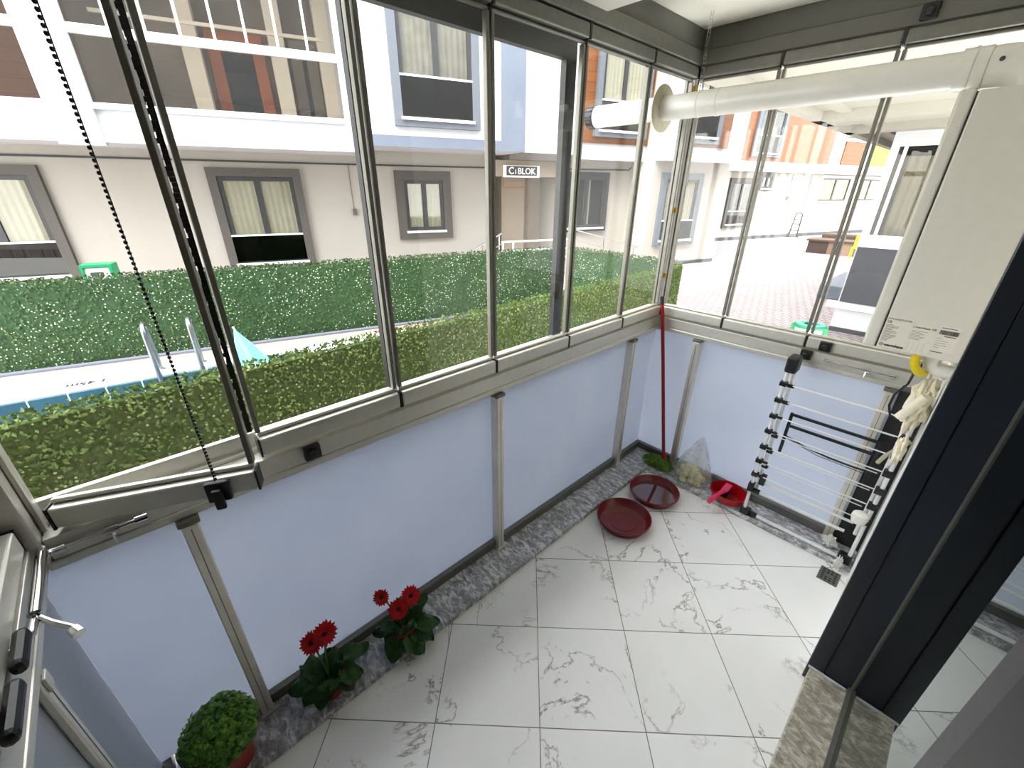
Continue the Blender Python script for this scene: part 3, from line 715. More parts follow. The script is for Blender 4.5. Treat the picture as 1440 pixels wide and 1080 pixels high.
# plants
def bigleaf(q, base, d, L, W, droop, seed):
    d = Vector((d[0], d[1], 0)).normalized(); side = Vector((-d.y, d.x, 0)); n = 14; vs = []; fs = []
    for i in range(n+1):
        f = i/n; w = W*(math.sin(PI*min(1, f*.92+.06))**.7)*(1+.09*math.sin(f*12+seed))*(1 if f < .98 else .5)
        z = droop[0]*f-droop[1]*f*f
        c = Vector(base)+d*(L*f)+Vector((0, 0, z))
        for sg in (-1, -.5, 0, .5, 1):
            vs.append(c+side*(w*sg)+Vector((0, 0, -.10*w*abs(sg)*2+.012*math.sin(f*9+sg*3+seed))))
    for i in range(n):
        for j in range(4): fs.append((i*5+j, i*5+j+1, (i+1)*5+j+1, (i+1)*5+j))
    q.add(vs, fs, True)
def gerbera(label, x, y, flowers, leaves, sd):
    t = thing('gerbera_plant', label, 'potted flower', (x, y, .0305), 0, 'red gerberas on the granite ledge')
    MB().lathe([(0, .031), (.038, .031), (.046, .085), (.053, .115), (.056, .117), (.056, .13), (.05, .13), (.049, .118), (0, .116)], (x, y, 0), 28).build('pot', 'pot', t)
    MB().lathe([(0, .12), (.049, .12)], (x, y, 0), 20).build('soil', 'soil', t)
    q = MB()
    for k, (dx, dy, L, W, rise, fall) in enumerate(leaves):
        bigleaf(q, (x+.012*dx, y+.012*dy, .122), (dx, dy), L, W, (rise, fall), sd+k*1.3)
    q.build('leaves', 'gerbera_leaf', t)
    for fx, fy, fz, R, nx, ny in flowers:
        c = Vector((x+fx, y+fy, fz)); nrm = Vector((nx, ny, .55)).normalized()
        a = nrm.orthogonal().normalized(); b = nrm.cross(a)
        st = MB().tube([(x, y, .12), (x+fx*.4, y+fy*.4, .12+(fz-.12)*.6), c-nrm*.006], .0035, 7).build('stem', 'stem', t)
        q = MB()
        for ring, (nr, rr, lift) in enumerate(((20, 1.0, .1), (18, .78, .22), (14, .52, .34))):
            for i in range(nr):
                th = 2*PI*i/nr+ring*.17+RN.uniform(-.06, .06); e = a*math.cos(th)+b*math.sin(th); sdv = (-a*math.sin(th)+b*math.cos(th)); Rr = R*rr*RN.uniform(.92, 1.08)
                w = R*.14
                q.add([c+e*(R*.12)-sdv*w*.4, c+e*(R*.12)+sdv*w*.4, c+e*(Rr*.75)+sdv*w+nrm*(lift*R*.55), c+e*Rr+nrm*(lift*R*.62), c+e*(Rr*.75)-sdv*w+nrm*(lift*R*.55)], [(0, 1, 2, 3, 4)])
        fl = q.build('flower_head', 'petal', t)
        MB().ball(c+nrm*(R*.12), R*.2, 12, 6, sz=.6).build('flower_centre', 'fcentre', fl)
    return t
gerbera('gerbera with two red blooms in a small pot, nearer of the pair', .135, -2.45,
        [(-.03, .03, .315, .048, .55, -.2), (-.05, -.018, .285, .044, .5, -.3)],
        [(-.3, -1, .13, .05, .16, .16), (.25, -1, .10, .045, .11, .14), (.8, -.75, .085, .042, .06, .10), (1, .9, .08, .045, .05, .10), (-.2, 1, .17, .045, .10, .12), (.5, 1, .11, .05, .08, .12), (-.8, .5, .08, .04, .13, .1), (.1, .4, .06, .035, .14, .06), (-.6, -.7, .09, .045, .2, .14), (.9, -.2, .07, .04, .11, .08)], 1.1)
gerbera('gerbera with three deep red blooms, farther of the two on the ledge', .145, -2.135,
        [(-.05, -.05, .30, .036, .6, -.5), (.0, -.005, .235, .048, .75, -.35), (-.01, .06, .25, .046, .75, -.1)],
        [(.6, -.9, .10, .052, .05, .13), (.2, -1, .08, .045, .08, .12), (1, .2, .11, .05, .05, .13), (.45, 1, .15, .05, .07, .12), (1, .9, .12, .048, .04, .11), (-.2, 1, .14, .04, .13, .09), (-.7, .4, .09, .04, .16, .1), (-.3, -1, .11, .04, .14, .12), (.5, .1, .06, .04, .1, .06)], 4.2)
t = thing('basil_plant', 'bushy green basil in a rust-red pot at the bottom left', 'potted herb', (.125, -2.79, .0305))
MB().lathe([(0, .031), (.058, .031), (.07, .10), (.08, .15), (.086, .152), (.086, .172), (.078, .172), (.076, .155), (0, .153)], (.125, -2.79, 0), 32).build('pot', 'pot', t)
MB().lathe([(0, .158), (.074, .158)], (.125, -2.79, 0), 24).build('soil', 'soil', t)
q = MB()
for k in range(12):
    a = 2*PI*k/12; q.tube([(.125+.015*math.cos(a), -2.79+.015*math.sin(a), .155), (.125+.05*math.cos(a), -2.79+.05*math.sin(a), .22)], .003, 5)
q.build('stems', 'stem', t)
q = MB()
for k in range(3000):
    d = Vector((RN.gauss(0, 1), RN.gauss(0, 1), RN.gauss(0, 1))).normalized()
    if d.z < -.45: continue
    R = .11*(1+.12*noise.noise(d*2.5)) * RN.uniform(.72, 1.0)
    p = Vector((.125+d.x*R*.98, -2.79+d.y*R, .215+d.z*R*.92))
    if p.x < .012: continue
    nrm = (d+Vector((RN.uniform(-.5, .5), RN.uniform(-.5, .5), RN.uniform(-.1, .8)))).normalized(); a = nrm.cross(Vector((RN.uniform(-1, 1), RN.uniform(-1, 1), .3))).normalized(); b = nrm.cross(a)
    L = RN.uniform(.013, .022); W = L*.46
    q.add([p-a*L*.5, p+b*W-nrm*.002, p+a*L*.7-nrm*.003, p-b*W-nrm*.002, p+nrm*.0025], [(0, 1, 4), (1, 2, 4), (2, 3, 4), (3, 0, 4)])
q.build('foliage', 'basil_leaf', t)

# ================================================================== OUTSIDE
G = -.3
# pool with its own frame: local x along pool edge
PA = math.radians(9.3); pe = Vector((-5.05, -2.09, 0)); pd = Vector((math.sin(PA), math.cos(PA), 0)); pn = Vector((-math.cos(PA), math.sin(PA), 0))
prz = math.atan2(pd.y, pd.x)
t = thing('swimming_pool', 'blue tiled swimming pool with white coping between the hedge fences', 'pool', (pe.x, pe.y, G), prz)
MB().box(-2.9, 1.2, .0, .3, -.2, .02).build('coping', 'coping', t, world=False, bevel=.01)
MB().box(1.2, 1.5, -2.75, .3, -.2, .02).build('coping', 'coping', t, world=False, bevel=.01)
MB().box(-2.9, 1.199, -2.7, .0, -1.3, -1.2).build('basin_floor', 'pooltile', t, world=False)
MB().box(1.15, 1.199, -2.7, .0, -1.2, -.201).build('end_wall', 'pooltile', t, world=False)
MB().box(-2.9, 1.149, -.05, -.0005, -1.2, -.02).build('tile_wall', 'pooltile', t, world=False)
MB().box(-2.9, 1.149, -2.7, -.0505, -.33, -.29).build('water_surface', 'water', t, world=False)
T = Matrix.Translation((-.98, .16, .0225)) @ Matrix.Rotation(PI, 4, 'Z')
MB().text('1.45m', .15, T, .002, bold=.003).build('depth_lettering', 'ink', t, world=False)
def prism(poly, z0, z1):
    n = len(poly); q = MB()
    ar = sum(poly[i][0]*poly[(i+1) % n][1]-poly[(i+1) % n][0]*poly[i][1] for i in range(n))
    if ar < 0: poly = poly[::-1]
    return q.add([(x, y, z0) for x, y in poly]+[(x, y, z1) for x, y in poly], [tuple(reversed(range(n))), tuple(range(n, 2*n))]+[(i, (i+1) % n, n+(i+1) % n, n+i) for i in range(n)])
pu = lambda u, y: (pe.x+pd.x*u+pn.x*y, pe.y+pd.y*u+pn.y*y)
xf = lambda y, o=0: (-6.62+(y+4.6)*.28772+.05+o, y)
struct('ground', MB().box(-40, 12, 3.95, 60, G-.3, G).box(-1.82, -.06, -14, 3.949, G-.3, G-.001).add(prism([(-40, -14), (-9.3, -14), xf(-4.6, -.11), xf(3.949, -.11), (-40, 3.949)], G-.3, G-.001).v, prism([(-40, -14), (-9.3, -14), xf(-4.6, -.11), xf(3.949, -.11), (-40, 3.949)], G-.3, G-.001).f), 'paving')
struct('ground_deck', prism([pu(-2.9, .305), pu(1.505, .305), xf(-.55, .36), xf(-4.6, .36)], G-.2, G+.005), 'coping')
struct('ground_deck_end', prism([pu(1.51, .3), pu(1.51, -2.7), (-1.83, -1.0), (-1.83, 3.9), xf(3.9, .36), xf(-.54, .36)], G-.2, G+.004), 'coping')
struct('ground_strip', prism([xf(-4.6, .1), xf(3.88, .1), xf(3.88, .355), xf(-4.6, .355)], G-.2, G+.006), 'pinkstrip')
struct('ground_kerb', prism([xf(-4.6, .005), xf(3.88, .005), xf(3.88, .095), xf(-4.6, .095)], G-.2, G+.03), 'greystrip')
LDR = thing('pool_ladder', 'two chrome pool ladder handrails curving over the coping', 'pool ladder', (pe.x, pe.y, G), prz)
for u in (-.47, -.03):
    pts = [(u, .17, .02)]+[(u, .17, .45)]+[(u, .05+.12*math.cos(a), .50+.14*math.sin(a)) for a in [PI*i/8 for i in range(9)]]+[(u, -.09, .1), (u, -.10, -.6)]
    MB().tube(pts, .026, 12).build('handrail', 'outdoor_steel', LDR, world=False)
    MB().lathe([(0, .035), (.03, .035), (.05, .022), (.05, .02)], (u, .17, 0), 18).build('flange', 'outdoor_steel', LDR, world=False)
q = MB().box(-.45, -.05, -.14, -.06, -.5, -.46); q.build('step', 'outdoor_steel', LDR, world=False)
tag(MB().lathe([(0, .09), (.1, .09), (.13, .07), (.13, .0), (.1, -.02), (0, -.02)], (-5.45, -3.5, G-.27), 20).build('pool_float', 'float', loc=(-5.45, -3.5, G-.27)), 'turquoise float drifting at the pool edge', 'float')
t = thing('beach_parasol', 'folded teal parasol standing on the white pool deck', 'parasol', (-4.66, -1.62, G+.02))
vs = [(-4.62, -1.735, .25)]; fs = []; n = 12
for ring, (zz, ww) in enumerate(((.0, .55), (-.24, 1.0))):
    for i in range(n):
        th = 2*PI*i/n; rr = (.21 if i % 2 == 0 else .16)*ww
        vs.append((-4.62+rr*.8*math.cos(th), -1.735+.12*ww+rr*math.sin(th), zz))
fs = [(0, 1+i, 1+(i+1) % n) for i in range(n)]+[(1+i, 1+n+i, 1+n+(i+1) % n, 1+(i+1) % n) for i in range(n)]
MB().add(vs, fs).build('canopy', 'teal', t)
MB().cyl((-4.6, -1.62, G+.02), (-4.62, -1.735, .27), .012, 8).lathe([(0, .06), (.16, .05), (.18, 0)], (-4.6, -1.6, G+.02), 18).build('pole', 'alu', t)

# hedge fences
def hedge_fence(label, a, b, z1, th, slab, lm, dens, lsz, seed):
    a, b = Vector(a), Vector(b); d = (b-a); L = d.length; rz = math.atan2(d.y, d.x); rr = random.Random(seed)
    t = thing('hedge_fence', label, 'hedge fence', (a.x, a.y, G), rz, 'artificial hedge fences round the pool')
    H = z1-G
    MB().box(0, L, -th/2, th/2, .0, H-.03).build('backing', slab, t, world=False)
    q = MB(); N = int(L*H*dens)
    for k in range(N):
        x = rr.uniform(0, L); z = rr.uniform(.02, H); sd = 1 if rr.random() < .62 else -1
        y = sd*(th/2+rr.uniform(0, .02))
        if rr.random() < .13: z = H+rr.uniform(-.06, .03); y = rr.uniform(-th/2, th/2)
        if rr.random() < .03: x = rr.choice((0, L))+rr.uniform(-.015, .015); y = rr.uniform(-th/2, th/2)
        nrm = Vector((rr.uniform(-.8, .8), sd*1.0, rr.uniform(-.5, .9))).normalized(); al = nrm.cross(Vector((rr.uniform(-1, 1), rr.uniform(-1, 1), rr.uniform(-1, 1)))).normalized(); be = nrm.cross(al)
        s = lsz*rr.uniform(.6, 1.25); p = Vector((x, y, z))
        q.add([p-al*s*.5, p+be*s*.32, p+al*s*.6+nrm*s*.25, p-be*s*.32], [(0, 1, 2, 3)])
    q.build('leaves', lm, t, world=False)['kind'] = 'stuff'
    q = MB(); n = max(1, int(L/2))
    for k in range(n+1): q.cyl((L*k/n, th/2+.002, 0), (L*k/n, th/2+.002, H-.05), .018, 8)
    q.build('posts', slab, t, world=False)
    return t
hedge_fence('near olive-green artificial hedge fence running just outside the long glazing', (-1.75, -4.6, G), (-1.75, 3.93, G), .765, .06, 'hedge_near', 'leaf_near', 3400, .03, 3)
hedge_fence('far dark green artificial hedge fence in front of the white building', (-6.62, -4.6, G), (-4.16, 3.95, G), .80, .05, 'hedge_far', 'leaf_far', 2000, .036, 4)
hedge_fence('short hedge fence crossing between the near and far hedges', (-4.08, 3.99, G), (-1.86, 3.99, G), .80, .05, 'hedge_far', 'leaf_far', 2600, .034, 5)

# ---------------- opposite apartment building (local x along facade, y into it)
az = math.radians(18); n0 = Vector((-math.cos(az), math.sin(az), 0)); O = CP+n0*11; O.z = 0
AB = thing('apartment_building', 'white and orange apartment building across the pool', 'building', (O.x, O.y, 0), math.radians(72))
def P(mb, name, m, parent=None, **kw): return mb.build(name, m, parent or AB, world=False, **kw)
P(bx(-14, 4.5, 0, 6, G, 9.5), 'ground_wall', 'facade')
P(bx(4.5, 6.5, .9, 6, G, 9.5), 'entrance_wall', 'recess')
P(bx(6.5, 9.0, 0, 6, G, 9.5), 'ground_wall', 'facade')
P(bx(9.0, 11.9, -1, 6, G, 9.5), 'ground_wall', 'facade')
P(bx(11.9, 34, 3.2, 9, G, 9.5), 'ground_wall', 'facade')
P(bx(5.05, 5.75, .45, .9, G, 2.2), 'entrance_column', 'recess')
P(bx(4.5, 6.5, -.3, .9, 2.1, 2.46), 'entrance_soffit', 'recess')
# overhanging upper storey with loggias
q = MB().box(-14, 1.45, -1.3, 0, 2.45, 2.94).box(-14, 1.45, -1.3, 0, 5.35, 6.0).box(1.06, 1.45, -1.3, 0, 2.941, 5.349).box(-3.17, -2.63, -1.42, -1.2, 2.40, 6.2).box(-14, 1.06, -1.36, -1.25, 2.9, 2.985)
P(q, 'overhang', 'facade_white')
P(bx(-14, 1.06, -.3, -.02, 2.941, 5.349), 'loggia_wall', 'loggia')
for u in (-1.35, .0, .82): P(bx(u, u+.26, -.6, -.301, 2.941, 5.349), 'pilaster', 'pilaster')
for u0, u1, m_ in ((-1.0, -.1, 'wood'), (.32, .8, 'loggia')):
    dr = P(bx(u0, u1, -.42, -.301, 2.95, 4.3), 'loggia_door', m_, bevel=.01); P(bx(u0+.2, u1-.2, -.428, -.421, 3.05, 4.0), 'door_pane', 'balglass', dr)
P(bx(-13.9, -3.3, -.36, -.301, 3.0, 5.3), 'orange_wall', 'orange')
for u0, u1 in ((-2.63, 1.06), (-13.9, -3.17)):
    gl = P(bx(u0, u1, -1.24, -1.23, 2.986, 5.34), 'loggia_glass', 'loggiaglass')
    P(bx(u0, u1, -1.30, -1.2, 3.85, 3.97), 'loggia_rail', 'white_alu', gl)
for u in (-2.13, -1.68, -1.23, -.77, -.32, .14, .6): P(bx(u-.018, u+.018, -1.29, -1.25, 3.971, 5.34), 'glazing_bar', 'white_alu')
P(bx(-2.4, .9, -.9, -.86, 4.22, 4.27), 'curtain_rail', 'pilaster')
# bay with blue-grey border
P(bx(1.451, 4.8, -1.3, 0, 2.57, 9.5), 'bay', 'facade_white')
P(MB().box(1.451, 4.8, -1.34, -1.301, 2.57, 2.77).box(4.27, 4.8, -1.34, -1.301, 2.771, 6.5).box(4.8, 4.84, -1.34, -.2, 2.57, 6.5), 'bay_border', 'band')
P(bx(4.801, 6.6, -.55, .899, 2.62, 9.5), 'stair_bay', 'facade_white')
P(bx(4.801, 6.65, -.6, .899, 2.461, 2.619), 'stair_bay_band', 'brownband')
# orange storey
P(bx(6.6, 9.0, -.55, 0, 2.53, 9.5), 'upper_wall', 'facade_white')
P(bx(6.7, 9.0, -.60, -.551, 2.91, 6.5), 'orange_cladding', 'orange')
P(bx(9.0, 11.9, -1.35, -1.001, 2.53, 9.5), 'upper_wall', 'facade_white')
P(bx(9.35, 11.2, -1.4, -1.351, 2.88, 6.5), 'orange_cladding', 'orange')
P(MB().box(11.9, 34, 2.9, 3.199, 2.55, 9.5).box(11.9, 19.5, 2.7, 2.899, 2.55, 2.62), 'upper_wall', 'facade_white')
P(bx(16.8, 23.0, 2.84, 2.899, 2.95, 7.0), 'orange_cladding', 'orange')
P(bx(24.0, 25.9, 2.84, 2.899, 2.96, 3.92), 'orange_cladding', 'orange')
P(bx(26.3, 29.6, 2.84, 2.899, 2.96, 3.92), 'yellow_cladding', 'yellow_panel')
P(MB().box(11.95, 34, 3.1, 3.199, G, G+.14).box(9.0, 11.9, -1.06, -1.001, G, G+.1).box(11.9, 11.96, -1, 3.1, G, G+.1), 'plinth', 'rubber')
def window(u0, u1, z0, z1, d, zr=None, sur='surround', cur='curtain', w=.16, full=True, sill=True, dark=False):
    s = P(MB().ring(u0, u1, z0, z1, w, d-.09, d-.001), 'window', sur)
    a0, a1, b0, b1 = u0+w, u1-w, z0+w, z1-w
    P(MB().ring(a0+.002, a1-.002, b0+.002, b1-.002, .075, d-.06, d-.012).box((a0+a1)/2-.055, (a0+a1)/2+.055, d-.06, d-.012, b0+.078, b1-.078), 'sash', 'sash', s)
    P(bx(a0+.04, a1-.04, d-.004, d-.0005, b0+.04, b1-.04), 'dark_interior', 'roomdark', s)  # flat dark backing, paints in the unlit room behind the pane
    q = MB(); nn = 60
    spans = ((a0+.08, a1-.08),) if not dark else ((a0+.45*(a1-a0), a0+.62*(a1-a0)),)
    for c0, c1 in spans:
        vs = []
        for i in range(nn+1):
            x = c0+(c1-c0)*i/nn; y = d-.014-.006*math.sin(i*1.15)+.003*math.sin(i*.47)
            vs += [(x, y, b0+.08), (x, y, b1-.08)]
        q.add(vs, [(2*i, 2*i+2, 2*i+3, 2*i+1) for i in range(nn)], True)
    P(q, 'curtain', cur, s)
    P(bx(a0+.05, a1-.05, d-.036, d-.030, b0+.05, b1-.05), 'pane', 'winglass', s)
    if zr:
        P(bx(a0+.003, a1-.003, d-.078, d-.068, b0+.03, zr-.02), 'guard_glass', 'balglass', s)
        P(bx(a0+.001, a1-.001, d-.088, d-.062, zr-.02, zr+.012), 'guard_rail', 'white_alu', s)
    if sill: P(bx(a0-.03, a1+.03, d-.13, d-.0905, z0+w-.05, z0+w), 'window_sill', 'white_alu', s)
    return s
window(-5.75, -4.05, .12, 2.14, 0, .88)
window(-1.58, .12, .15, 2.165, 0, .88)
window(2.11, 3.45, .66, 2.185, 0, None, w=.2)
window(6.75, 8.22, .68, 2.25, 0, None, 'sash', dark=True, w=.12)
window(9.3, 10.85, .3, 2.25, -1, 1.0, 'surround_blue')
window(17.1, 18.75, .24, 2.29, 3.2, .95, dark=True)
window(19.0, 19.85, 1.8, 2.5, 3.2, None, w=.1)
window(1.98, 3.76, 2.93, 5.05, -1.3, 3.78, 'surround_blue', 'blind')
window(7.15, 8.85, 3.05, 5.1, -.6, 3.86, 'surround_blue')
window(9.55, 10.75, 2.95, 5.0, -1.4, 3.7, 'surround_blue')
window(17.55, 19.35, 3.1, 5.0, 2.84, 3.9, 'surround_blue', dark=True)
for u0, u1 in ((23.35, 25.9), (26.4, 28.9)): window(u0, u1, 1.24, 2.48, 3.2, None, 'white_alu', 'ycurtain', w=.1)
for u0, u1 in ((23.6, 26.2), (26.5, 29.2)): window(u0, u1, 3.95, 5.2, 2.9, None, 'white_alu', 'ycurtain', w=.1)
P(MB().tube([(-14, -.03, 2.28), (-3, -.03, 2.285), (.5, -.03, 2.28), (4.4, -.03, 2.29), (6.6, -.03, 2.31), (8.9, -.03, 2.33), (9.0, -.04, 2.40)], .017, 7), 'cable', 'rubber')
P(MB().tube([(4.75, -.35, 2.05), (4.75, -.35, 1.85), (5.35, -.36, 1.86)], .012, 6), 'cable', 'wood')
for u, z in ((1.13, 1.28), (9.02, 1.44)): pass
P(MB().box(1.09, 1.17, -.05, -.001, 1.24, 1.37).cyl((1.12, -.02, 1.37), (1.12, -.02, 2.27), .006, 5), 'wall_light', 'brownband')
P(MB().cyl((21.2, 3.17, 1.55), (21.2, 3.17, 2.5), .012, 5).box(21.12, 21.27, 3.12, 3.199, 1.4, 1.55), 'wall_light', 'brownband')
P(bx(22.6, 22.66, 3.16, 3.199, .8, 2.5), 'downpipe', 'alu_dark')
# sign
sg = thing('building_sign', 'black sign reading C1 BLOK over the building entrance', 'sign', tuple(MW[AB] @ Vector((5.05, -.36, 2.1))), math.radians(72))
q = MB().box(-.30, .72, 0, .05, -.02, .25); q.build('board', 'sign_white', sg, world=False)
MB().box(-.22, .64, -.012, -.001, .02, .23).build('panel', 'sign', sg, world=False)
T = Matrix.Translation((-.17, -.0135, .055)) @ Matrix.Rotation(PI/2, 4, 'X')
MB().text('C', .22, T, .003, bold=.004).text('1', .14, T @ Matrix.Translation((.165, 0, 0)), .003, bold=.004).text('BLOK', .2, T @ Matrix.Translation((.255, 0, 0)), .003, bold=.004).build('lettering', 'sign_white', sg, world=False)
# entrance railings
er = thing('entrance_railing', 'white tubular railing in front of the building entrance', 'railing', tuple(MW[AB] @ Vector((5.4, -1.6, G))), math.radians(72))
q = MB()
for z in (.98, .77, .55): MB().cyl((-1.25, 0, z), (.75, 0, z), .02, 8).build('rail', 'white_alu', er, world=False)
for x in (-1.22, -.95, .73): MB().cyl((x, 0, .0), (x, 0, 1.0), .02, 8).build('post', 'white_alu', er, world=False)
for lab, (a, b) in (('sloping handrail descending left of the building entrance', ((3.2, -1.4, .36), (4.45, -.9, .80))), ('sloping handrail descending right of the building entrance', ((6.4, -.9, .88), (8.6, -1.2, .32)))):
    A, B_ = MW[AB] @ Vector(a), MW[AB] @ Vector(b)
    hr = thing('stair_handrail', lab, 'handrail', (A.x, A.y, G))
    MB().cyl(A, B_, .02, 8).build('rail', 'steel', hr)
    MB().cyl(A-Vector((0, 0, .25)), B_-Vector((0, 0, .25)), .012, 8).build('rail', 'steel', hr)
    for f in (.06, .5, .94):
        p_ = A.lerp(B_, f); MB().cyl((p_.x, p_.y, G), p_, .015, 8).build('post', 'steel', hr)
mb_ = thing('utility_box', 'white box with green frame behind the far hedge', 'box', tuple(CP+n0*7.65+Vector((math.sin(az), math.cos(az), 0))*(-2.66)-Vector((0, 0, CP.z-G))), math.radians(72))
MB().box(-.14, .14, 0, .2, 0, 1.12).build('body', 'meter', mb_, world=False, bevel=.01)
MB().ring(-.17, .17, .9, 1.16, .035, -.02, .22, 0).build('frame', 'green_plastic', mb_, world=False)
MB().box(-.08, .06, -.006, -.001, 1.0, 1.06).build('slot', 'rubber', mb_, world=False)

# ---------------- courtyard
t = thing('hand_truck', 'black sack truck standing against the courtyard wall', 'hand truck', (-5.15, 22.75, G))
for sx in (-.16, .16):
    MB().tube([(-5.15+sx*1.1, 22.75, G+.08), (-5.15+sx, 22.82, G+.45), (-5.15+sx*.9, 22.9, G+.98)], .026, 8).build('upright', 'blackmetal', t)
    MB().lathe([(.03, -.025), (.1, -.025), (.1, .025), (.03, .025)], (-5.15+sx*1.35, 22.8, G+.1), 18, Matrix.Rotation(PI/2, 4, 'Y')).build('wheel', 'rubber', t)
MB().tube([(-5.15+.145*math.cos(a), 22.9+.02*math.sin(a), G+.98+.14*math.sin(a)) for a in [PI*i/10 for i in range(11)]], .026, 8).build('handle', 'blackmetal', t)
q = MB()
for z in (.3, .6, .8): q.box(-5.3, -5.0, 22.78+.15*z, 22.80+.15*z, G+z-.02, G+z+.02)
q.box(-5.32, -4.98, 22.55, 22.77, G+.02, G+.035); q.build('cross_bar', 'blackmetal', t)
t = thing('planter_bench', 'striped brown timber planter bench in the courtyard', 'bench', (-2.4, 17.2, G))
MB().box(-3.05, -1.55, 16.8, 17.6, G, .13).build('box', 'stripes', t)
MB().box(-3.12, -1.5, 16.75, 17.65, .131, .19).build('seat', 'benchwood', t)
MB().box(-2.9, -1.6, 17.8, 18.3, G, .34).build('back_cushion', 'benchwood', t, bevel=.06)
t = thing('lime_chair', 'lime green chair edge beside the striped planter bench', 'chair', (-1.42, 16.3, G))
MB().box(-1.62, -1.3, 16.2, 16.55, G+.32, G+.36).build('seat', 'lime', t, bevel=.01)
MB().box(-1.62, -1.3, 16.52, 16.56, G+.36, G+.75).build('backrest', 'lime', t, bevel=.01)
for x, y in ((-1.6, 16.22), (-1.32, 16.22), (-1.6, 16.53), (-1.32, 16.53)): MB().cyl((x, y, G), (x, y, G+.32), .016, 8).build('leg', 'lime', t)
t = thing('litter_bin', 'white litter bin with green ring lid outside the short end glazing', 'bin', (.25, 3.4, G))
BZ = G+.075
MB().lathe([(0, 0), (.12, 0), (.15, .62), (.15, .655), (.135, .655), (.12, .03), (0, .03)], (.25, 3.4, G), 28).build('bucket', 'meter', t)
MB().lathe([(.068, .6), (.158, .6), (.168, .59), (.168, .565), (.15, .565), (.15, .585), (.075, .585), (.068, .6)], (.25, 3.4, BZ), 36).build('ring_lid', 'green_plastic', t)
MB().lathe([(.1, .603), (.145, .603), (.145, .6015), (.1, .6015)], (.25, 3.4, BZ), 36).build('lid_band', 'float', t)
for sx in (-1, 1):
    MB().box(.25+sx*.17-.018, .25+sx*.17+.018, 3.37-sx*.0, 3.43, G+.46, G+.66).build('clip', 'green_plastic', t, bevel=.006)
tag(MB().box(-.75, -.12, 8.6, 10.9, G, -.02).build('stone_block', 'slate', loc=(-.45, 9.7, G), bevel=.02), 'blue-grey slate block on the paving beside the bay window', 'stone block')
# own building: bay with window further along, soffit and beams
OB = thing('bay_window_wing', 'white wing of the same building with a tall window past the short end', 'building wing', (1.5, 6.0, G))
MB().box(.05, 8, 6.0, 14, G, 1.05).box(.05, .10, 6.0, 14, 1.051, 2.62).box(2.2, 8, 6.0, 14, 1.051, 2.62).box(.101, 2.199, 6.0, 6.3, 2.46, 2.62).build('wall', 'facade_white', OB)
MB().box(.06, 2.5, 5.93, 5.999, 1.06, 1.19).box(-.08, 2.5, 5.9, 5.999, .1, .19).build('ledge', 'white_alu', OB)
MB().box(.07, 2.3, 5.965, 5.999, .20, 1.055).build('dark_panel', 'darkpanel', OB)
MB().box(.05, 8, 5.98, 5.999, G, G+.07).build('plinth', 'rubber', OB)
wf = MB().ring(.10, 2.2, 1.19, 2.46, .045, 6.0, 6.06).box(.2, .24, 6.0, 6.06, 1.235, 2.41).box(.72, .76, 6.0, 6.06, 1.235, 2.41).build('window_frame', 'white_alu', OB)
MB().box(.14, 2.16, 6.03, 6.036, 1.22, 2.43).build('pane', 'loggiaglass', OB)
q = MB(); vs = []
for i in range(121):
    x = .26+1.9*i/120; vs += [(x, 6.25-.03*math.sin(i*.9), 1.22), (x, 6.25-.03*math.sin(i*.9), 2.3)]
q.add(vs, [(2*i, 2*i+2, 2*i+3, 2*i+1) for i in range(120)], True); q.build('curtain', 'curtain', OB)
MB().box(.14, 2.16, 6.5, 6.55, 1.1, 2.45).build('dark_interior', 'roomdark', OB)  # dark backing sheet in place of an unlit room
struct('ceiling_outside', MB().box(-.42, 8, .062, 14, 2.70, 2.8), 'soffit')
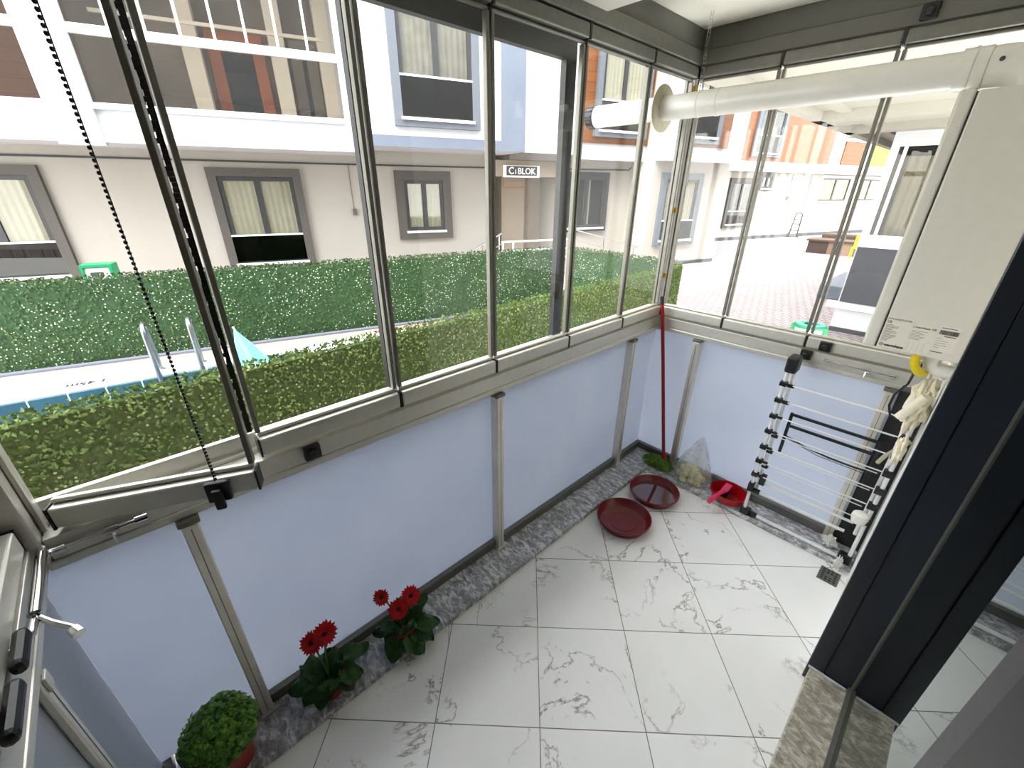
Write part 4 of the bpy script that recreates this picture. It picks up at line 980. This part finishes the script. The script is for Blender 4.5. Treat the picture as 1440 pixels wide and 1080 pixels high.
struct('trim_18', MB().box(-.53, -.421, .062, 14, 2.60, 2.95).box(-.25, -.14, .062, 14, 2.66, 2.699), 'soffit')
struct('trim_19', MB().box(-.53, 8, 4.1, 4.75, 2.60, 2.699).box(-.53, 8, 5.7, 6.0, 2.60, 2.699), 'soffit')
struct('wall_upper', MB().box(-.53, 8, -12, 14, 2.951, 9.0).box(-.061, 8, -12, -3.2, 2.801, 2.95), 'facade_white')
struct('unseen_light_block', MB().box(-.06, 8, -12, -3.05, G, 2.8), 'facade')  # unseen mass added to block the sun and darken the near-end panel

# ================================================================== LIGHT
w = bpy.data.worlds.new('sky'); SC.world = w; w.use_nodes = True; nt = w.node_tree; nt.nodes.clear()
sk = nt.nodes.new('ShaderNodeTexSky'); sk.sky_type = 'NISHITA'; sk.sun_disc = False; sk.sun_elevation = math.radians(52); sk.sun_rotation = math.radians(170); sk.air_density = 1.0; sk.dust_density = 2.5; sk.ozone_density = 1.0
bg = nt.nodes.new('ShaderNodeBackground'); bg.inputs[1].default_value = .42
out = nt.nodes.new('ShaderNodeOutputWorld'); hz = nt.nodes.new('ShaderNodeMix'); hz.data_type = 'RGBA'; hz.inputs[0].default_value = .85; hz.inputs[7].default_value = (2.9, 2.85, 2.8, 1)
nt.links.new(sk.outputs[0], hz.inputs[6]); nt.links.new(hz.outputs[2], bg.inputs[0]); nt.links.new(bg.outputs[0], out.inputs[0])
sn = bpy.data.lights.new('sun', 'SUN'); sn.energy = .8; sn.angle = math.radians(24); sn.color = (1, .95, .87)
so = bpy.data.objects.new('sun', sn); COL.objects.link(so)
so.rotation_euler = Vector((-.12, .60, -.79)).to_track_quat('-Z', 'Y').to_euler(); so.location = (0, -10, 20)

SC.cycles.max_bounces = 12; SC.cycles.transparent_max_bounces = 24; SC.cycles.diffuse_bounces = 5
SC.cycles.use_denoising = True
SC.cycles.sample_clamp_indirect = 8
vs_ = SC.view_settings; vs_.view_transform = 'Standard'; vs_.look = 'None'; vs_.gamma = 1; vs_.use_curve_mapping = False
vs_.exposure = 2.85
